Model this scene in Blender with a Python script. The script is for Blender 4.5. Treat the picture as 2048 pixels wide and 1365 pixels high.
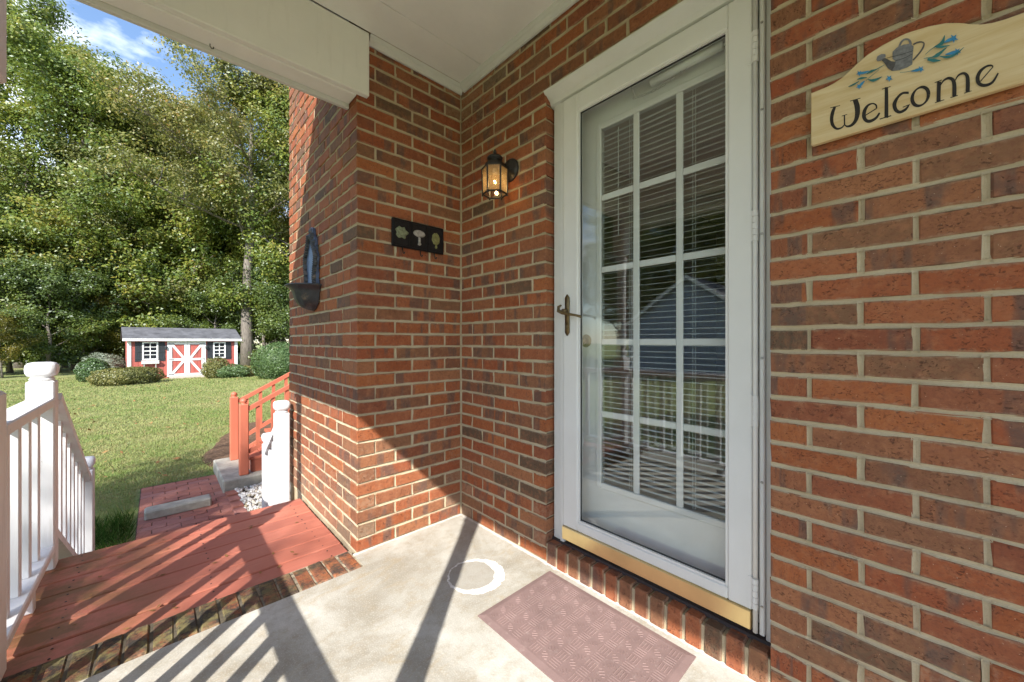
import bpy, math, random
import numpy as np
from mathutils import Matrix, Vector

for o in list(bpy.data.objects):
    bpy.data.objects.remove(o)
R = math.radians
rnd = random.Random(11)
scene = bpy.context.scene
COL = scene.collection

# ------------------------------------------------------------------ camera, world, sun, exposure
CAM = (-1.381, -1.945, 1.075)
YAW = 43.0
FPX = 760.0
cam_d = bpy.data.cameras.new('camera')
cam_d.sensor_width = 36.0
cam_d.lens = FPX / 2048 * 36.0
cam_d.clip_start = 0.02
cam_d.clip_end = 600
cam = bpy.data.objects.new('camera', cam_d)
cam.location = CAM
cam.rotation_euler = (R(90), 0, R(-YAW))
COL.objects.link(cam)
scene.camera = cam

SUNV = Vector((0.737, 0.675, -0.759)).normalized()      # direction the light travels
SUN_EL = math.asin(-SUNV.z)
SUN_AZ = math.atan2(-SUNV.x, -SUNV.y) % (2 * math.pi)   # clockwise from +Y

world = bpy.data.worlds.new('World')
scene.world = world
world.use_nodes = True
wn = world.node_tree
wn.nodes.clear()
w_out = wn.nodes.new('ShaderNodeOutputWorld')
w_bg = wn.nodes.new('ShaderNodeBackground')
w_sky = wn.nodes.new('ShaderNodeTexSky')
w_sky.sky_type = 'NISHITA'
w_sky.sun_disc = False
w_sky.sun_elevation = SUN_EL
w_sky.sun_rotation = SUN_AZ
w_sky.air_density = 1.0
w_sky.dust_density = 0.3
w_sky.ozone_density = 2.5
w_tc = wn.nodes.new('ShaderNodeTexCoord')
w_map = wn.nodes.new('ShaderNodeMapping')
w_map.inputs['Scale'].default_value = (3.0, 3.0, 6.5)
w_map.inputs['Location'].default_value = (0.35, 0.1, 0.2)
w_noise = wn.nodes.new('ShaderNodeTexNoise')
w_noise.inputs['Scale'].default_value = 1.6
w_noise.inputs['Detail'].default_value = 7
w_noise.inputs['Roughness'].default_value = 0.55
w_ramp = wn.nodes.new('ShaderNodeValToRGB')
w_ramp.color_ramp.elements[0].position = 0.50
w_ramp.color_ramp.elements[1].position = 0.70
w_mix = wn.nodes.new('ShaderNodeMix')
w_mix.data_type = 'RGBA'
w_mix.inputs['B'].default_value = (7.5, 7.8, 8.2, 1)
wn.links.new(w_tc.outputs['Generated'], w_map.inputs['Vector'])
wn.links.new(w_map.outputs['Vector'], w_noise.inputs['Vector'])
wn.links.new(w_noise.outputs['Fac'], w_ramp.inputs['Fac'])
wn.links.new(w_ramp.outputs['Color'], w_mix.inputs['Factor'])
wn.links.new(w_sky.outputs['Color'], w_mix.inputs['A'])
wn.links.new(w_mix.outputs['Result'], w_bg.inputs['Color'])
w_bg.inputs['Strength'].default_value = 0.15
wn.links.new(w_bg.outputs['Background'], w_out.inputs['Surface'])

sun_d = bpy.data.lights.new('sun', 'SUN')
sun_d.energy = 4.6
sun_d.angle = R(0.5)
sun_d.color = (1.0, 0.955, 0.885)
sun = bpy.data.objects.new('sun', sun_d)
sun.rotation_euler = SUNV.to_track_quat('-Z', 'Y').to_euler()
sun.location = (-20, -18, 25)
COL.objects.link(sun)

scene.view_settings.view_transform = 'Standard'
scene.view_settings.look = 'None'
scene.view_settings.gamma = 1.0
scene.view_settings.use_curve_mapping = False
scene.view_settings.exposure = 1.06
scene.render.engine = 'CYCLES'
scene.cycles.max_bounces = 10
scene.cycles.diffuse_bounces = 6
scene.cycles.transparent_max_bounces = 16

_s, _c = math.sin(R(YAW)), math.cos(R(YAW))
def ray(x, y):
    u = (x - 1024) / FPX; v = (682.5 - y) / FPX
    return (_s + u * _c, _c - u * _s, v)
def onplane(ax, val, x, y):
    d = ray(x, y); t = (val - CAM[ax]) / d[ax]
    return tuple(CAM[i] + t * d[i] for i in range(3))
def project(p):
    dx, dy, dz = (p[i] - CAM[i] for i in range(3))
    zc = dx * _s + dy * _c; xc = dx * _c - dy * _s
    if zc < 0.05: return None
    return 1024 + FPX * xc / zc, 682.5 - FPX * dz / zc, zc

# ------------------------------------------------------------------ node helpers
class Nodes:
    def __init__(self, name):
        self.m = bpy.data.materials.new(name)
        self.m.use_nodes = True
        self.t = self.m.node_tree
        self.t.nodes.clear()
        self.out = self.t.nodes.new('ShaderNodeOutputMaterial')
    def n(self, typ, props=None, **inp):
        nd = self.t.nodes.new('ShaderNode' + typ)
        for k, v in (props or {}).items(): setattr(nd, k, v)
        for k, v in inp.items():
            key = int(k[1:]) if k[0] == '_' and k[1:].isdigit() else k.replace('_', ' ')
            self.set(nd.inputs[key], v)
        return nd
    def set(self, sock, v):
        if hasattr(v, 'is_linked') or isinstance(v, bpy.types.NodeSocket): self.t.links.new(v, sock)
        elif isinstance(v, (tuple, list)) and len(v) == 3 and sock.type == 'RGBA': sock.default_value = (*v, 1)
        else: sock.default_value = v
    def math(self, op, a, b=0.0, c=0.0, clamp=False):
        nd = self.t.nodes.new('ShaderNodeMath'); nd.operation = op; nd.use_clamp = clamp
        self.set(nd.inputs[0], a); self.set(nd.inputs[1], b); self.set(nd.inputs[2], c)
        return nd.outputs[0]
    def mix(self, f, a, b, blend='MIX'):
        nd = self.t.nodes.new('ShaderNodeMix'); nd.data_type = 'RGBA'; nd.blend_type = blend
        nd.clamp_factor = True
        self.set(nd.inputs['Factor'], f)
        self.set(nd.inputs['A'], a if not (isinstance(a, tuple) and len(a) == 3) else (*a, 1))
        self.set(nd.inputs['B'], b if not (isinstance(b, tuple) and len(b) == 3) else (*b, 1))
        return nd.outputs['Result']
    def ramp(self, f, stops, interp='LINEAR'):
        nd = self.t.nodes.new('ShaderNodeValToRGB'); cr = nd.color_ramp; cr.interpolation = interp
        while len(cr.elements) < len(stops): cr.elements.new(0.5)
        for e, (p, c) in zip(cr.elements, stops):
            e.position = p
            e.color = (c, c, c, 1) if isinstance(c, (int, float)) else (*c, 1)
        self.set(nd.inputs['Fac'], f)
        return nd.outputs['Color']
    def step(self, f, lo, hi):
        nd = self.t.nodes.new('ShaderNodeMapRange'); nd.clamp = True
        self.set(nd.inputs['Value'], f); nd.inputs['From Min'].default_value = lo; nd.inputs['From Max'].default_value = hi
        return nd.outputs['Result']
    def pos(self): return self.n('NewGeometry').outputs['Position']
    def obj(self): return self.n('TexCoord').outputs['Object']
    def scale(self, v, s):
        nd = self.t.nodes.new('ShaderNodeMapping'); nd.inputs['Scale'].default_value = s
        self.set(nd.inputs['Vector'], v); return nd.outputs['Vector']
    def noise(self, v, scale, detail=3, rough=0.55, w=None, dist=0.0):
        nd = self.t.nodes.new('ShaderNodeTexNoise')
        if w is not None:
            nd.noise_dimensions = '4D'; self.set(nd.inputs['W'], w)
        self.set(nd.inputs['Vector'], v)
        nd.inputs['Scale'].default_value = scale; nd.inputs['Detail'].default_value = detail
        nd.inputs['Roughness'].default_value = rough; nd.inputs['Distortion'].default_value = dist
        return nd.outputs['Fac']
    def bump(self, h, strength=0.3, dist=0.002, normal=None):
        nd = self.t.nodes.new('ShaderNodeBump'); nd.inputs['Strength'].default_value = strength
        nd.inputs['Distance'].default_value = dist; self.set(nd.inputs['Height'], h)
        if normal is not None: self.set(nd.inputs['Normal'], normal)
        return nd.outputs['Normal']
    def rand(self):
        a = self.n('ObjectInfo').outputs['Random']; b = self.n('NewGeometry').outputs['Random Per Island']
        return self.math('FRACT', self.math('MULTIPLY_ADD', a, 7.31, b))
    def principled(self, color, rough=0.6, spec=0.4, metal=0.0, normal=None, **kw):
        p = self.n('BsdfPrincipled')
        self.set(p.inputs['Base Color'], color if not (isinstance(color, tuple) and len(color) == 3) else (*color, 1))
        self.set(p.inputs['Roughness'], rough)
        p.inputs['Specular IOR Level'].default_value = spec
        p.inputs['Metallic'].default_value = metal
        if normal is not None: self.set(p.inputs['Normal'], normal)
        for k, v in kw.items(): self.set(p.inputs[k.replace('_', ' ')], v)
        self.t.links.new(p.outputs[0], self.out.inputs['Surface'])
        return self.m

def simple(name, col, rough=0.6, spec=0.35, metal=0.0, var=0.12, vs=8.0, bs=60.0, bstr=0.15, bdist=0.001, stretch=(1, 1, 1), dirt=None):
    k = Nodes(name); p = k.scale(k.pos(), stretch)
    n1 = k.noise(p, vs, 5, 0.6)
    lo = tuple(c * (1 - var) for c in col); hi = tuple(min(1, c * (1 + var)) for c in col)
    c = k.mix(k.step(n1, 0.3, 0.7), lo, hi)
    if dirt:
        c = k.mix(k.math('MULTIPLY', k.step(k.noise(p, dirt[1], 6, 0.7), 0.55, 0.75), dirt[2]), c, dirt[0])
    return k.principled(c, rough, spec, metal, k.bump(k.noise(p, bs, 4, 0.6), bstr, bdist))

MAT = {}
def brick_material(name, moss=False):
    k = Nodes(name); r = k.rand(); p = k.obj()
    w = k.math('MULTIPLY', r, 37.0)
    base = k.ramp(r, [(0.0, (0.264, 0.074, 0.028)), (0.14, (0.346, 0.116, 0.043)), (0.28, (0.273, 0.075, 0.033)), (0.42, (0.328, 0.111, 0.048)),
                      (0.55, (0.228, 0.071, 0.036)), (0.68, (0.309, 0.129, 0.061)), (0.80, (0.200, 0.081, 0.043)), (0.90, (0.236, 0.111, 0.058)), (0.97, (0.113, 0.075, 0.048))])
    r2 = k.math('FRACT', k.math('MULTIPLY', r, 17.7))
    b = k.noise(k.scale(p, (13, 2.5, 2.5)), 1.0, 3, 0.5, w)
    band = k.math('MULTIPLY', k.step(b, 0.52, 0.58), k.step(r2, 0.28, 0.42))
    c = k.mix(k.math('MULTIPLY', band, 0.8), base, (0.112, 0.075, 0.060))
    g = k.noise(p, 34, 5, 0.65, w)
    c = k.mix(k.math('MULTIPLY', k.step(g, 0.47, 0.68), 0.42), c, (0.40, 0.175, 0.088))
    g2 = k.noise(p, 90, 4, 0.7, w)
    c = k.mix(k.math('MULTIPLY', k.step(g2, 0.48, 0.66), 0.5), c, (0.16, 0.055, 0.035))
    pit = k.step(k.noise(k.scale(p, (1.0, 1.5, 1)), 120, 3, 0.6, w, 0.8), 0.575, 0.63)
    big = k.noise(p, 22, 3, 0.6, w)
    pit = k.math('MULTIPLY', pit, k.step(big, 0.46, 0.58))
    c = k.mix(k.math('MULTIPLY', pit, 0.62), c, (0.06, 0.03, 0.022))
    spk = k.step(k.noise(p, 240, 2, 0.5, w), 0.71, 0.74)
    c = k.mix(k.math('MULTIPLY', spk, 0.6), c, (0.6, 0.45, 0.33))
    gen = k.n('SeparateXYZ', _0=k.n('TexCoord').outputs['Generated'])
    ey = k.math('MINIMUM', gen.outputs[1], k.math('SUBTRACT', 1.0, gen.outputs[1]))
    film = k.step(k.math('ADD', ey, k.math('MULTIPLY', k.noise(p, 60, 5, 0.75, w), 0.55)), 0.40, 0.30)
    c = k.mix(k.math('MULTIPLY', film, 0.38), c, (0.38, 0.28, 0.19))
    if moss:
        mz = k.noise(k.pos(), 9, 6, 0.7)
        c = k.mix(k.math('MULTIPLY', k.math('ADD', k.step(mz, 0.44, 0.57), k.math('MULTIPLY', k.step(k.n('SeparateXYZ', _0=k.pos()).outputs[0], -0.9, -1.2), 0.25)), 0.85), c, (0.050, 0.042, 0.034))
        x = k.n('SeparateXYZ', _0=k.pos()).outputs[0]
        left = k.step(x, -0.70, -1.2)
        mz2 = k.noise(k.pos(), 17, 6, 0.7)
        c = k.mix(k.math('MULTIPLY', k.step(mz2, 0.45, 0.58), k.math('MULTIPLY', left, 0.8)), c, (0.20, 0.17, 0.07))
        c = k.mix(k.math('MULTIPLY', k.step(k.noise(k.pos(), 40, 5, 0.7), 0.55, 0.62), 0.7), c, (0.05, 0.04, 0.035))
    h = k.math('SUBTRACT', k.math('ADD', k.math('MULTIPLY', g2, 0.6), k.math('MULTIPLY', g, 0.8)), k.math('MULTIPLY', pit, 1.2))
    MAT[name] = k.principled(c, 0.85, 0.25, 0, k.bump(h, 0.75, 0.004))
brick_material('brick'); brick_material('mossy_brick', True)

k = Nodes('mortar'); p = k.pos(); a = k.noise(p, 6, 5, 0.6); b = k.noise(p, 170, 3, 0.7)
c = k.mix(k.step(a, 0.3, 0.7), (0.43, 0.352, 0.235), (0.53, 0.445, 0.315)); c = k.mix(k.math('MULTIPLY', k.step(b, 0.35, 0.7), 0.35), c, (0.38, 0.30, 0.19))
MAT['mortar'] = k.principled(c, 0.95, 0.15, 0, k.bump(b, 0.8, 0.003))
k = Nodes('dark_mortar'); p = k.pos(); a = k.noise(p, 30, 6, 0.7)
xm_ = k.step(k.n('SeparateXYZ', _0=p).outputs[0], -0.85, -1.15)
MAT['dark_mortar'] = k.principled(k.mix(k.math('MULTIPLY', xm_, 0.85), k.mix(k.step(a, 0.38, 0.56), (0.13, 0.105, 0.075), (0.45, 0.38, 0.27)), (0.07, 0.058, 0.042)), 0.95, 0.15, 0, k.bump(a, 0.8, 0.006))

# porch concrete with the white paint ring left by a pot
k = Nodes('concrete'); p = k.pos(); a = k.noise(p, 2.3, 7, 0.65, dist=0.6); b = k.noise(p, 14, 6, 0.7); f_ = k.noise(p, 170, 3, 0.7)
c = k.mix(k.step(a, 0.36, 0.64), (0.31, 0.282, 0.228), (0.53, 0.515, 0.465))
c = k.mix(k.math('MULTIPLY', k.step(b, 0.48, 0.68), 0.5), c, (0.29, 0.235, 0.155))
c = k.mix(k.math('MULTIPLY', k.step(k.noise(k.scale(p, (2, 5, 1)), 2.2, 6, 0.7, dist=1.0), 0.55, 0.72), 0.5), c, (0.36, 0.27, 0.15))
c = k.mix(k.math('MULTIPLY', k.step(f_, 0.52, 0.68), 0.4), c, (0.66, 0.62, 0.54))
sx = k.n('SeparateXYZ', _0=p)
dx = k.math('SUBTRACT', sx.outputs[0], -0.318); dy = k.math('SUBTRACT', sx.outputs[1], -0.548)
d = k.math('SQRT', k.math('ADD', k.math('MULTIPLY', dx, dx), k.math('MULTIPLY', dy, dy)))
d = k.math('ADD', d, k.math('MULTIPLY', k.math('SUBTRACT', k.noise(p, 26, 5, 0.7), 0.5), 0.035))
ang = k.math('ARCTAN2', dy, dx)
wid = k.math('MULTIPLY_ADD', k.math('COSINE', k.math('ADD', ang, 0.9)), 0.011, 0.0135)
ring = k.math('LESS_THAN', k.math('ABSOLUTE', k.math('SUBTRACT', d, 0.118)), wid)
inside = k.math('MULTIPLY', k.math('LESS_THAN', d, 0.112), 0.55)
wear = k.step(k.noise(p, 34, 5, 0.75), 0.36, 0.56)
c = k.mix(inside, c, (0.33, 0.31, 0.27)); c = k.mix(k.math('MULTIPLY', ring, k.math('MULTIPLY_ADD', wear, 0.5, 0.42)), c, (0.80, 0.79, 0.77))
# white paint smeared along the wall foot
ex = k.math('MINIMUM', k.math('ABSOLUTE', sx.outputs[0]), k.math('ADD', k.math('ABSOLUTE', sx.outputs[1]), k.math('MULTIPLY', k.math('LESS_THAN', sx.outputs[0], -0.66), 1.0)))
edge = k.math('LESS_THAN', k.math('ADD', ex, k.math('MULTIPLY', k.noise(p, 38, 6, 0.75), 0.045)), 0.036)
c = k.mix(k.math('MULTIPLY', edge, 0.75), c, (0.72, 0.68, 0.62))
MAT['concrete'] = k.principled(c, 0.8, 0.25, 0, k.bump(k.math('ADD', f_, k.math('MULTIPLY', b, 1.5)), 0.5, 0.0025))

k = Nodes('deck_paint'); rb0 = k.n('ObjectInfo').outputs['Random']; p = k.pos(); gr = k.noise(k.scale(p, (4, 60, 60)), 1.0, 5, 0.65); a = k.noise(p, 3, 5, 0.6)
c = k.mix(k.step(a, 0.3, 0.7), (0.44, 0.140, 0.088), (0.53, 0.190, 0.125)); c = k.mix(k.math('MULTIPLY', k.step(gr, 0.5, 0.75), 0.3), c, (0.25, 0.07, 0.05))
x = k.n('SeparateXYZ', _0=p).outputs[0]
c = k.mix(k.math('MULTIPLY', rb0, 0.45), c, (0.33, 0.095, 0.07)); c = k.mix(k.math('MULTIPLY', k.step(k.noise(k.scale(p, (2, 9, 9)), 3, 6, 0.75), 0.56, 0.70), 0.45), c, (0.52, 0.25, 0.19))
ms = k.math('MULTIPLY', k.step(x, -1.22, -1.60), k.step(k.noise(p, 6, 6, 0.7), 0.38, 0.58))
c = k.mix(k.math('MULTIPLY', ms, 0.82), c, (0.15, 0.085, 0.028))
MAT['deck_paint'] = k.principled(c, 0.55, 0.35, 0, k.bump(gr, 0.35, 0.0015))

def paint(name, col, dirt=0.25):
    k = Nodes(name); p = k.pos(); gr = k.noise(k.scale(p, (30, 30, 3)), 1.0, 5, 0.65); a = k.noise(p, 5, 5, 0.6)
    c = k.mix(k.step(a, 0.3, 0.7), tuple(v * 0.93 for v in col), col)
    c = k.mix(k.math('MULTIPLY', k.step(gr, 0.56, 0.78), dirt), c, (0.36, 0.33, 0.28))
    c = k.mix(k.math('MULTIPLY', k.step(k.noise(p, 70, 4, 0.7), 0.68, 0.74), dirt * 1.6), c, (0.25, 0.22, 0.18))
    MAT[name] = k.principled(c, 0.5, 0.4, 0, k.bump(gr, 0.25, 0.001))
paint('white_paint', (0.72, 0.72, 0.73), 0.5)
paint('trim_white', (0.66, 0.655, 0.64), 0.10)
paint('ceiling_white', (0.85, 0.835, 0.82), 0.07)
paint('beam_white', (0.82, 0.815, 0.785), 0.12)
paint('door_white', (0.68, 0.675, 0.66), 0.04)
paint('shed_white', (0.80, 0.79, 0.77), 0.12)
paint('orange_paint', (0.50, 0.145, 0.085), 0.10)
MAT['brass'] = simple('brass', (0.80, 0.63, 0.33), 0.32, 0.5, 1.0, 0.12, 5, 40, 0.06)
MAT['antique_brass'] = simple('antique_brass', (0.17, 0.125, 0.065), 0.45, 0.5, 0.9, 0.3, 60, 200, 0.1)
MAT['black_metal'] = simple('black_metal', (0.018, 0.016, 0.015), 0.35, 0.5, 0.2, 0.2, 40, 150, 0.1)
MAT['cast_iron'] = simple('cast_iron', (0.040, 0.042, 0.050), 0.42, 0.6, 0.3, 0.35, 30, 120, 0.4, 0.002, dirt=((0.24, 0.17, 0.11), 16, 0.8))
MAT['cast_sky_sheen'] = simple('cast_sky_sheen', (0.10, 0.145, 0.25), 0.42, 0.6, 0.2, 0.35, 30, 120, 0.4, 0.002, dirt=((0.04, 0.045, 0.06), 22, 0.8))  # dark iron with the sky's blue reflection painted into its base colour
MAT['steel'] = simple('steel', (0.42, 0.41, 0.40), 0.35, 0.5, 0.9, 0.1)
MAT['rubber'] = simple('rubber', (0.225, 0.150, 0.138), 0.75, 0.3, 0, 0.14, 9, 160, 0.35, 0.0012, dirt=((0.40, 0.32, 0.29), 45, 0.35))
MAT['threshold'] = simple('threshold', (0.040, 0.026, 0.024), 0.55, 0.4, 0, 0.35, 30, 80, 0.4, 0.002, stretch=(1, 0.12, 1))
MAT['slate'] = simple('slate', (0.014, 0.012, 0.013), 0.55, 0.18, 0, 0.3, 50, 150, 0.3)
MAT['plaque_green'] = simple('plaque_green', (0.180, 0.195, 0.120), 0.6, 0.3, 0, 0.45, 90, 200, 0.5)
MAT['plaque_pale'] = simple('plaque_pale', (0.315, 0.285, 0.262), 0.6, 0.3, 0, 0.35, 90, 200, 0.5)
MAT['plaque_olive'] = simple('plaque_olive', (0.180, 0.173, 0.068), 0.6, 0.3, 0, 0.4, 90, 200, 0.5)
MAT['letter_black'] = simple('letter_black', (0.022, 0.018, 0.016), 0.6, 0.3, 0, 0.3, 90, 200, 0.1)
MAT['sign_grey'] = simple('sign_grey', (0.17, 0.17, 0.18), 0.6, 0.3, 0, 0.35, 110, 200, 0.1)
MAT['sign_grey_dark'] = simple('sign_grey_dark', (0.085, 0.08, 0.08), 0.6, 0.3, 0, 0.35, 110, 200, 0.1)
MAT['sign_blue'] = simple('sign_blue', (0.045, 0.22, 0.42), 0.6, 0.3, 0, 0.2, 90, 200, 0.1)
MAT['sign_teal'] = simple('sign_teal', (0.030, 0.16, 0.17), 0.6, 0.3, 0, 0.2, 90, 200, 0.1)
k = Nodes('sign_wood'); p = k.pos(); gr = k.noise(k.scale(p, (3, 3, 26)), 1.3, 5, 0.6, dist=0.8); g2 = k.noise(k.scale(p, (2, 5, 120)), 1.5, 4, 0.6)
c = k.mix(k.step(gr, 0.35, 0.7), (0.66, 0.53, 0.32), (0.55, 0.39, 0.19)); c = k.mix(k.math('MULTIPLY', k.step(g2, 0.55, 0.75), 0.35), c, (0.42, 0.27, 0.12))
MAT['sign_wood'] = k.principled(c, 0.55, 0.35, 0, k.bump(g2, 0.1, 0.0006))
MAT['interior'] = simple('interior', (0.50, 0.42, 0.36), 0.8)
MAT['blind'] = simple('blind', (0.72, 0.73, 0.72), 0.45, 0.4, 0, 0.04)
MAT['sidewalk'] = simple('sidewalk', (0.34, 0.32, 0.27), 0.85, 0.2, 0, 0.25, 9, 140, 0.6, 0.003, dirt=((0.13, 0.12, 0.085), 6, 0.6))
MAT['paver'] = None
k = Nodes('paver'); r = k.rand(); p = k.pos()
c = k.ramp(r, [(0, (0.307, 0.118, 0.085)), (0.4, (0.369, 0.152, 0.113)), (0.7, (0.297, 0.130, 0.107)), (1, (0.339, 0.158, 0.130))])
c = k.mix(k.math('MULTIPLY', k.step(k.noise(p, 16, 6, 0.7), 0.5, 0.7), 0.45), c, (0.175, 0.095, 0.079))
MAT['paver'] = k.principled(c, 0.85, 0.2, 0, k.bump(k.noise(p, 120, 4, 0.7), 0.5, 0.003))
MAT['joint_sand'] = simple('joint_sand', (0.085, 0.060, 0.045), 0.95, 0.1, 0, 0.4, 30, 90, 0.6)
MAT['mulch'] = simple('mulch', (0.135, 0.085, 0.055), 0.95, 0.1, 0, 0.55, 22, 45, 0.9, 0.03)
MAT['shed_red'] = simple('shed_red', (0.40, 0.105, 0.085), 0.6, 0.3, 0, 0.15, 3, 40, 0.3, stretch=(3, 3, 0.4))
MAT['shingle'] = simple('shingle', (0.11, 0.11, 0.118), 0.85, 0.2, 0, 0.35, 2.5, 30, 0.6, 0.01)
MAT['shutter'] = simple('shutter', (0.030, 0.033, 0.038), 0.5, 0.4, 0, 0.2, 8)
MAT['ramp_wood'] = simple('ramp_wood', (0.40, 0.36, 0.30), 0.8, 0.2, 0, 0.25, 8)
MAT['shed_interior'] = simple('shed_interior', (0.03, 0.03, 0.032), 0.6)
MAT['siding'] = simple('siding', (0.30, 0.34, 0.42), 0.7, 0.3, 0, 0.08, 2)
k = Nodes('stones'); r = k.rand()
MAT['stones'] = k.principled(k.ramp(r, [(0, (0.40, 0.36, 0.30)), (0.3, (0.62, 0.60, 0.56)), (0.75, (0.72, 0.70, 0.67)), (0.93, (0.52, 0.46, 0.37)), (1, (0.35, 0.26, 0.11))]), 0.7, 0.3, 0, k.bump(k.noise(k.pos(), 90, 3), 0.4, 0.003))

# lawn sheet and blades share one colour field
def lawn_colour(k, p):
    a = k.noise(p, 0.55, 5, 0.65, dist=0.5); b = k.noise(p, 3.2, 5, 0.65)
    c = k.mix(k.step(a, 0.36, 0.64), (0.245, 0.325, 0.100), (0.360, 0.385, 0.160))
    c = k.mix(k.math('MULTIPLY', k.step(b, 0.46, 0.72), 0.65), c, (0.50, 0.42, 0.22))
    return c
k = Nodes('lawn'); p = k.pos(); c = lawn_colour(k, p); fine = k.noise(p, 40, 5, 0.75)
c = k.mix(k.step(fine, 0.35, 0.65), k.mix(0.45, c, (0.05, 0.06, 0.015)), c)
MAT['lawn'] = k.principled(c, 0.9, 0.15, 0, k.bump(fine, 1.0, 0.05))
k = Nodes('grass_blade'); p = k.pos(); c = lawn_colour(k, p); r = k.n('NewGeometry').outputs['Random Per Island']
c = k.mix(k.step(r, 0.0, 0.75), k.mix(0.3, c, (0.05, 0.09, 0.015)), c)
c = k.mix(k.math('MULTIPLY', k.math('GREATER_THAN', r, 0.86), 0.8), c, (0.40, 0.33, 0.16))
d1 = k.n('BsdfDiffuse', Color=c); d2 = k.n('BsdfTranslucent', Color=c)
ms_ = k.n('MixShader', Fac=0.35, _1=d1.outputs[0], _2=d2.outputs[0]); k.t.links.new(ms_.outputs[0], k.out.inputs['Surface'])
MAT['grass_blade'] = k.m
k = Nodes('lush_grass'); r = k.n('NewGeometry').outputs['Random Per Island']
c = k.ramp(r, [(0, (0.02, 0.055, 0.010)), (0.6, (0.05, 0.11, 0.02)), (1, (0.11, 0.15, 0.04))])
d1 = k.n('BsdfDiffuse', Color=c); d2 = k.n('BsdfTranslucent', Color=c)
ms_ = k.n('MixShader', Fac=0.35, _1=d1.outputs[0], _2=d2.outputs[0]); k.t.links.new(ms_.outputs[0], k.out.inputs['Surface'])
MAT['lush_grass'] = k.m

def leaf_material(name, stops, trans=0.48, objvar=0.28):
    k = Nodes(name); g = k.n('NewGeometry'); r = g.outputs['Random Per Island']; ob = k.n('ObjectInfo').outputs['Random']
    big = k.noise(k.pos(), 0.35, 3, 0.6)
    f = k.math('ADD', k.math('MULTIPLY', r, 0.55), k.math('MULTIPLY', k.step(big, 0.32, 0.68), 0.45))
    f = k.math('ADD', f, k.math('MULTIPLY', k.math('SUBTRACT', ob, 0.5), objvar), clamp=True)
    c = k.ramp(f, stops)
    d1 = k.n('BsdfDiffuse', Color=c); d2 = k.n('BsdfTranslucent', Color=k.mix(0.5, c, (0.16, 0.18, 0.02)))
    gl = k.n('BsdfGlossy', Color=(0.8, 0.85, 0.9), Roughness=0.42)
    m1 = k.n('MixShader', Fac=trans, _1=d1.outputs[0], _2=d2.outputs[0])
    m2 = k.n('MixShader', Fac=0.035, _1=m1.outputs[0], _2=gl.outputs[0])
    k.t.links.new(m2.outputs[0], k.out.inputs['Surface'])
    MAT[name] = k.m
leaf_material('leaf_green', [(0, (0.067, 0.121, 0.021)), (0.35, (0.140, 0.207, 0.034)), (0.65, (0.246, 0.287, 0.048)), (0.88, (0.358, 0.333, 0.057)), (1.0, (0.403, 0.299, 0.063))])
leaf_material('leaf_olive', [(0, (0.084, 0.109, 0.028)), (0.35, (0.174, 0.193, 0.053)), (0.7, (0.274, 0.265, 0.076)), (0.90, (0.370, 0.299, 0.086)), (1.0, (0.448, 0.253, 0.069))])
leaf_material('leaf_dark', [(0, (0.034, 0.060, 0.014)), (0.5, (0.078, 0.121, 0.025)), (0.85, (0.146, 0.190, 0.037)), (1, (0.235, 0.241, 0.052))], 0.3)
leaf_material('leaf_yellow', [(0, (0.07, 0.085, 0.015)), (0.5, (0.16, 0.155, 0.022)), (1, (0.28, 0.21, 0.03))])
leaf_material('bush_green', [(0, (0.041, 0.081, 0.027)), (0.5, (0.088, 0.149, 0.049)), (1, (0.162, 0.223, 0.081))], 0.2, 0.15)
leaf_material('bush_olive', [(0, (0.081, 0.095, 0.027)), (0.5, (0.176, 0.176, 0.051)), (1, (0.284, 0.216, 0.081))], 0.2, 0.15)
leaf_material('bush_grey', [(0, (0.108, 0.135, 0.095)), (0.5, (0.203, 0.243, 0.176)), (1, (0.338, 0.378, 0.284))], 0.2, 0.15)
MAT['bark'] = simple('bark', (0.20, 0.175, 0.15), 0.9, 0.15, 0, 0.4, 5, 16, 0.9, 0.05, stretch=(3, 3, 0.6))
MAT['dry_leaf'] = simple('dry_leaf', (0.24, 0.13, 0.05), 0.8, 0.2, 0, 0.4, 20)

def glass(name, boost, wav=0.0, tint=(0.93, 0.96, 0.95), milk=0.0):
    k = Nodes(name)
    fc = k.n('LayerWeight', Blend=0.5).outputs['Facing']
    fr = k.math('MULTIPLY_ADD', k.math('POWER', fc, 5.0), 0.95, 0.043)
    tr = k.n('BsdfTransparent', Color=tint); gl = k.n('BsdfGlossy', Color=(1, 1, 1), Roughness=0.0)
    if wav:
        b = k.bump(k.noise(k.pos(), 2.2, 1, 0.4), wav, 0.01); k.set(gl.inputs['Normal'], b)
    if milk:
        ml = k.n('BsdfTranslucent', Color=(0.85, 0.66, 0.40)); tr = k.n('MixShader', Fac=milk, _1=tr.outputs[0], _2=ml.outputs[0])
    f = k.math('MULTIPLY', fr, boost, clamp=True)
    m = k.n('MixShader', Fac=f, _1=tr.outputs[0], _2=gl.outputs[0]); k.t.links.new(m.outputs[0], k.out.inputs['Surface'])
    MAT[name] = k.m
glass('storm_glass', 2.3, 0.06); glass('lite_glass', 2.2, 0.05); glass('lantern_glass', 1.6, 0.0, (0.93, 0.88, 0.78), 0.22); glass('bulb_glass', 1.5, 0, (1, 0.95, 0.85))
k = Nodes('filament'); e = k.n('Emission', Color=(1.0, 0.72, 0.36), Strength=35.0); k.t.links.new(e.outputs[0], k.out.inputs['Surface']); MAT['filament'] = k.m
MAT['shed_pane'] = None
k = Nodes('shed_pane'); MAT['shed_pane'] = k.principled((0.02, 0.024, 0.03), 0.08, 0.5)

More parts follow.
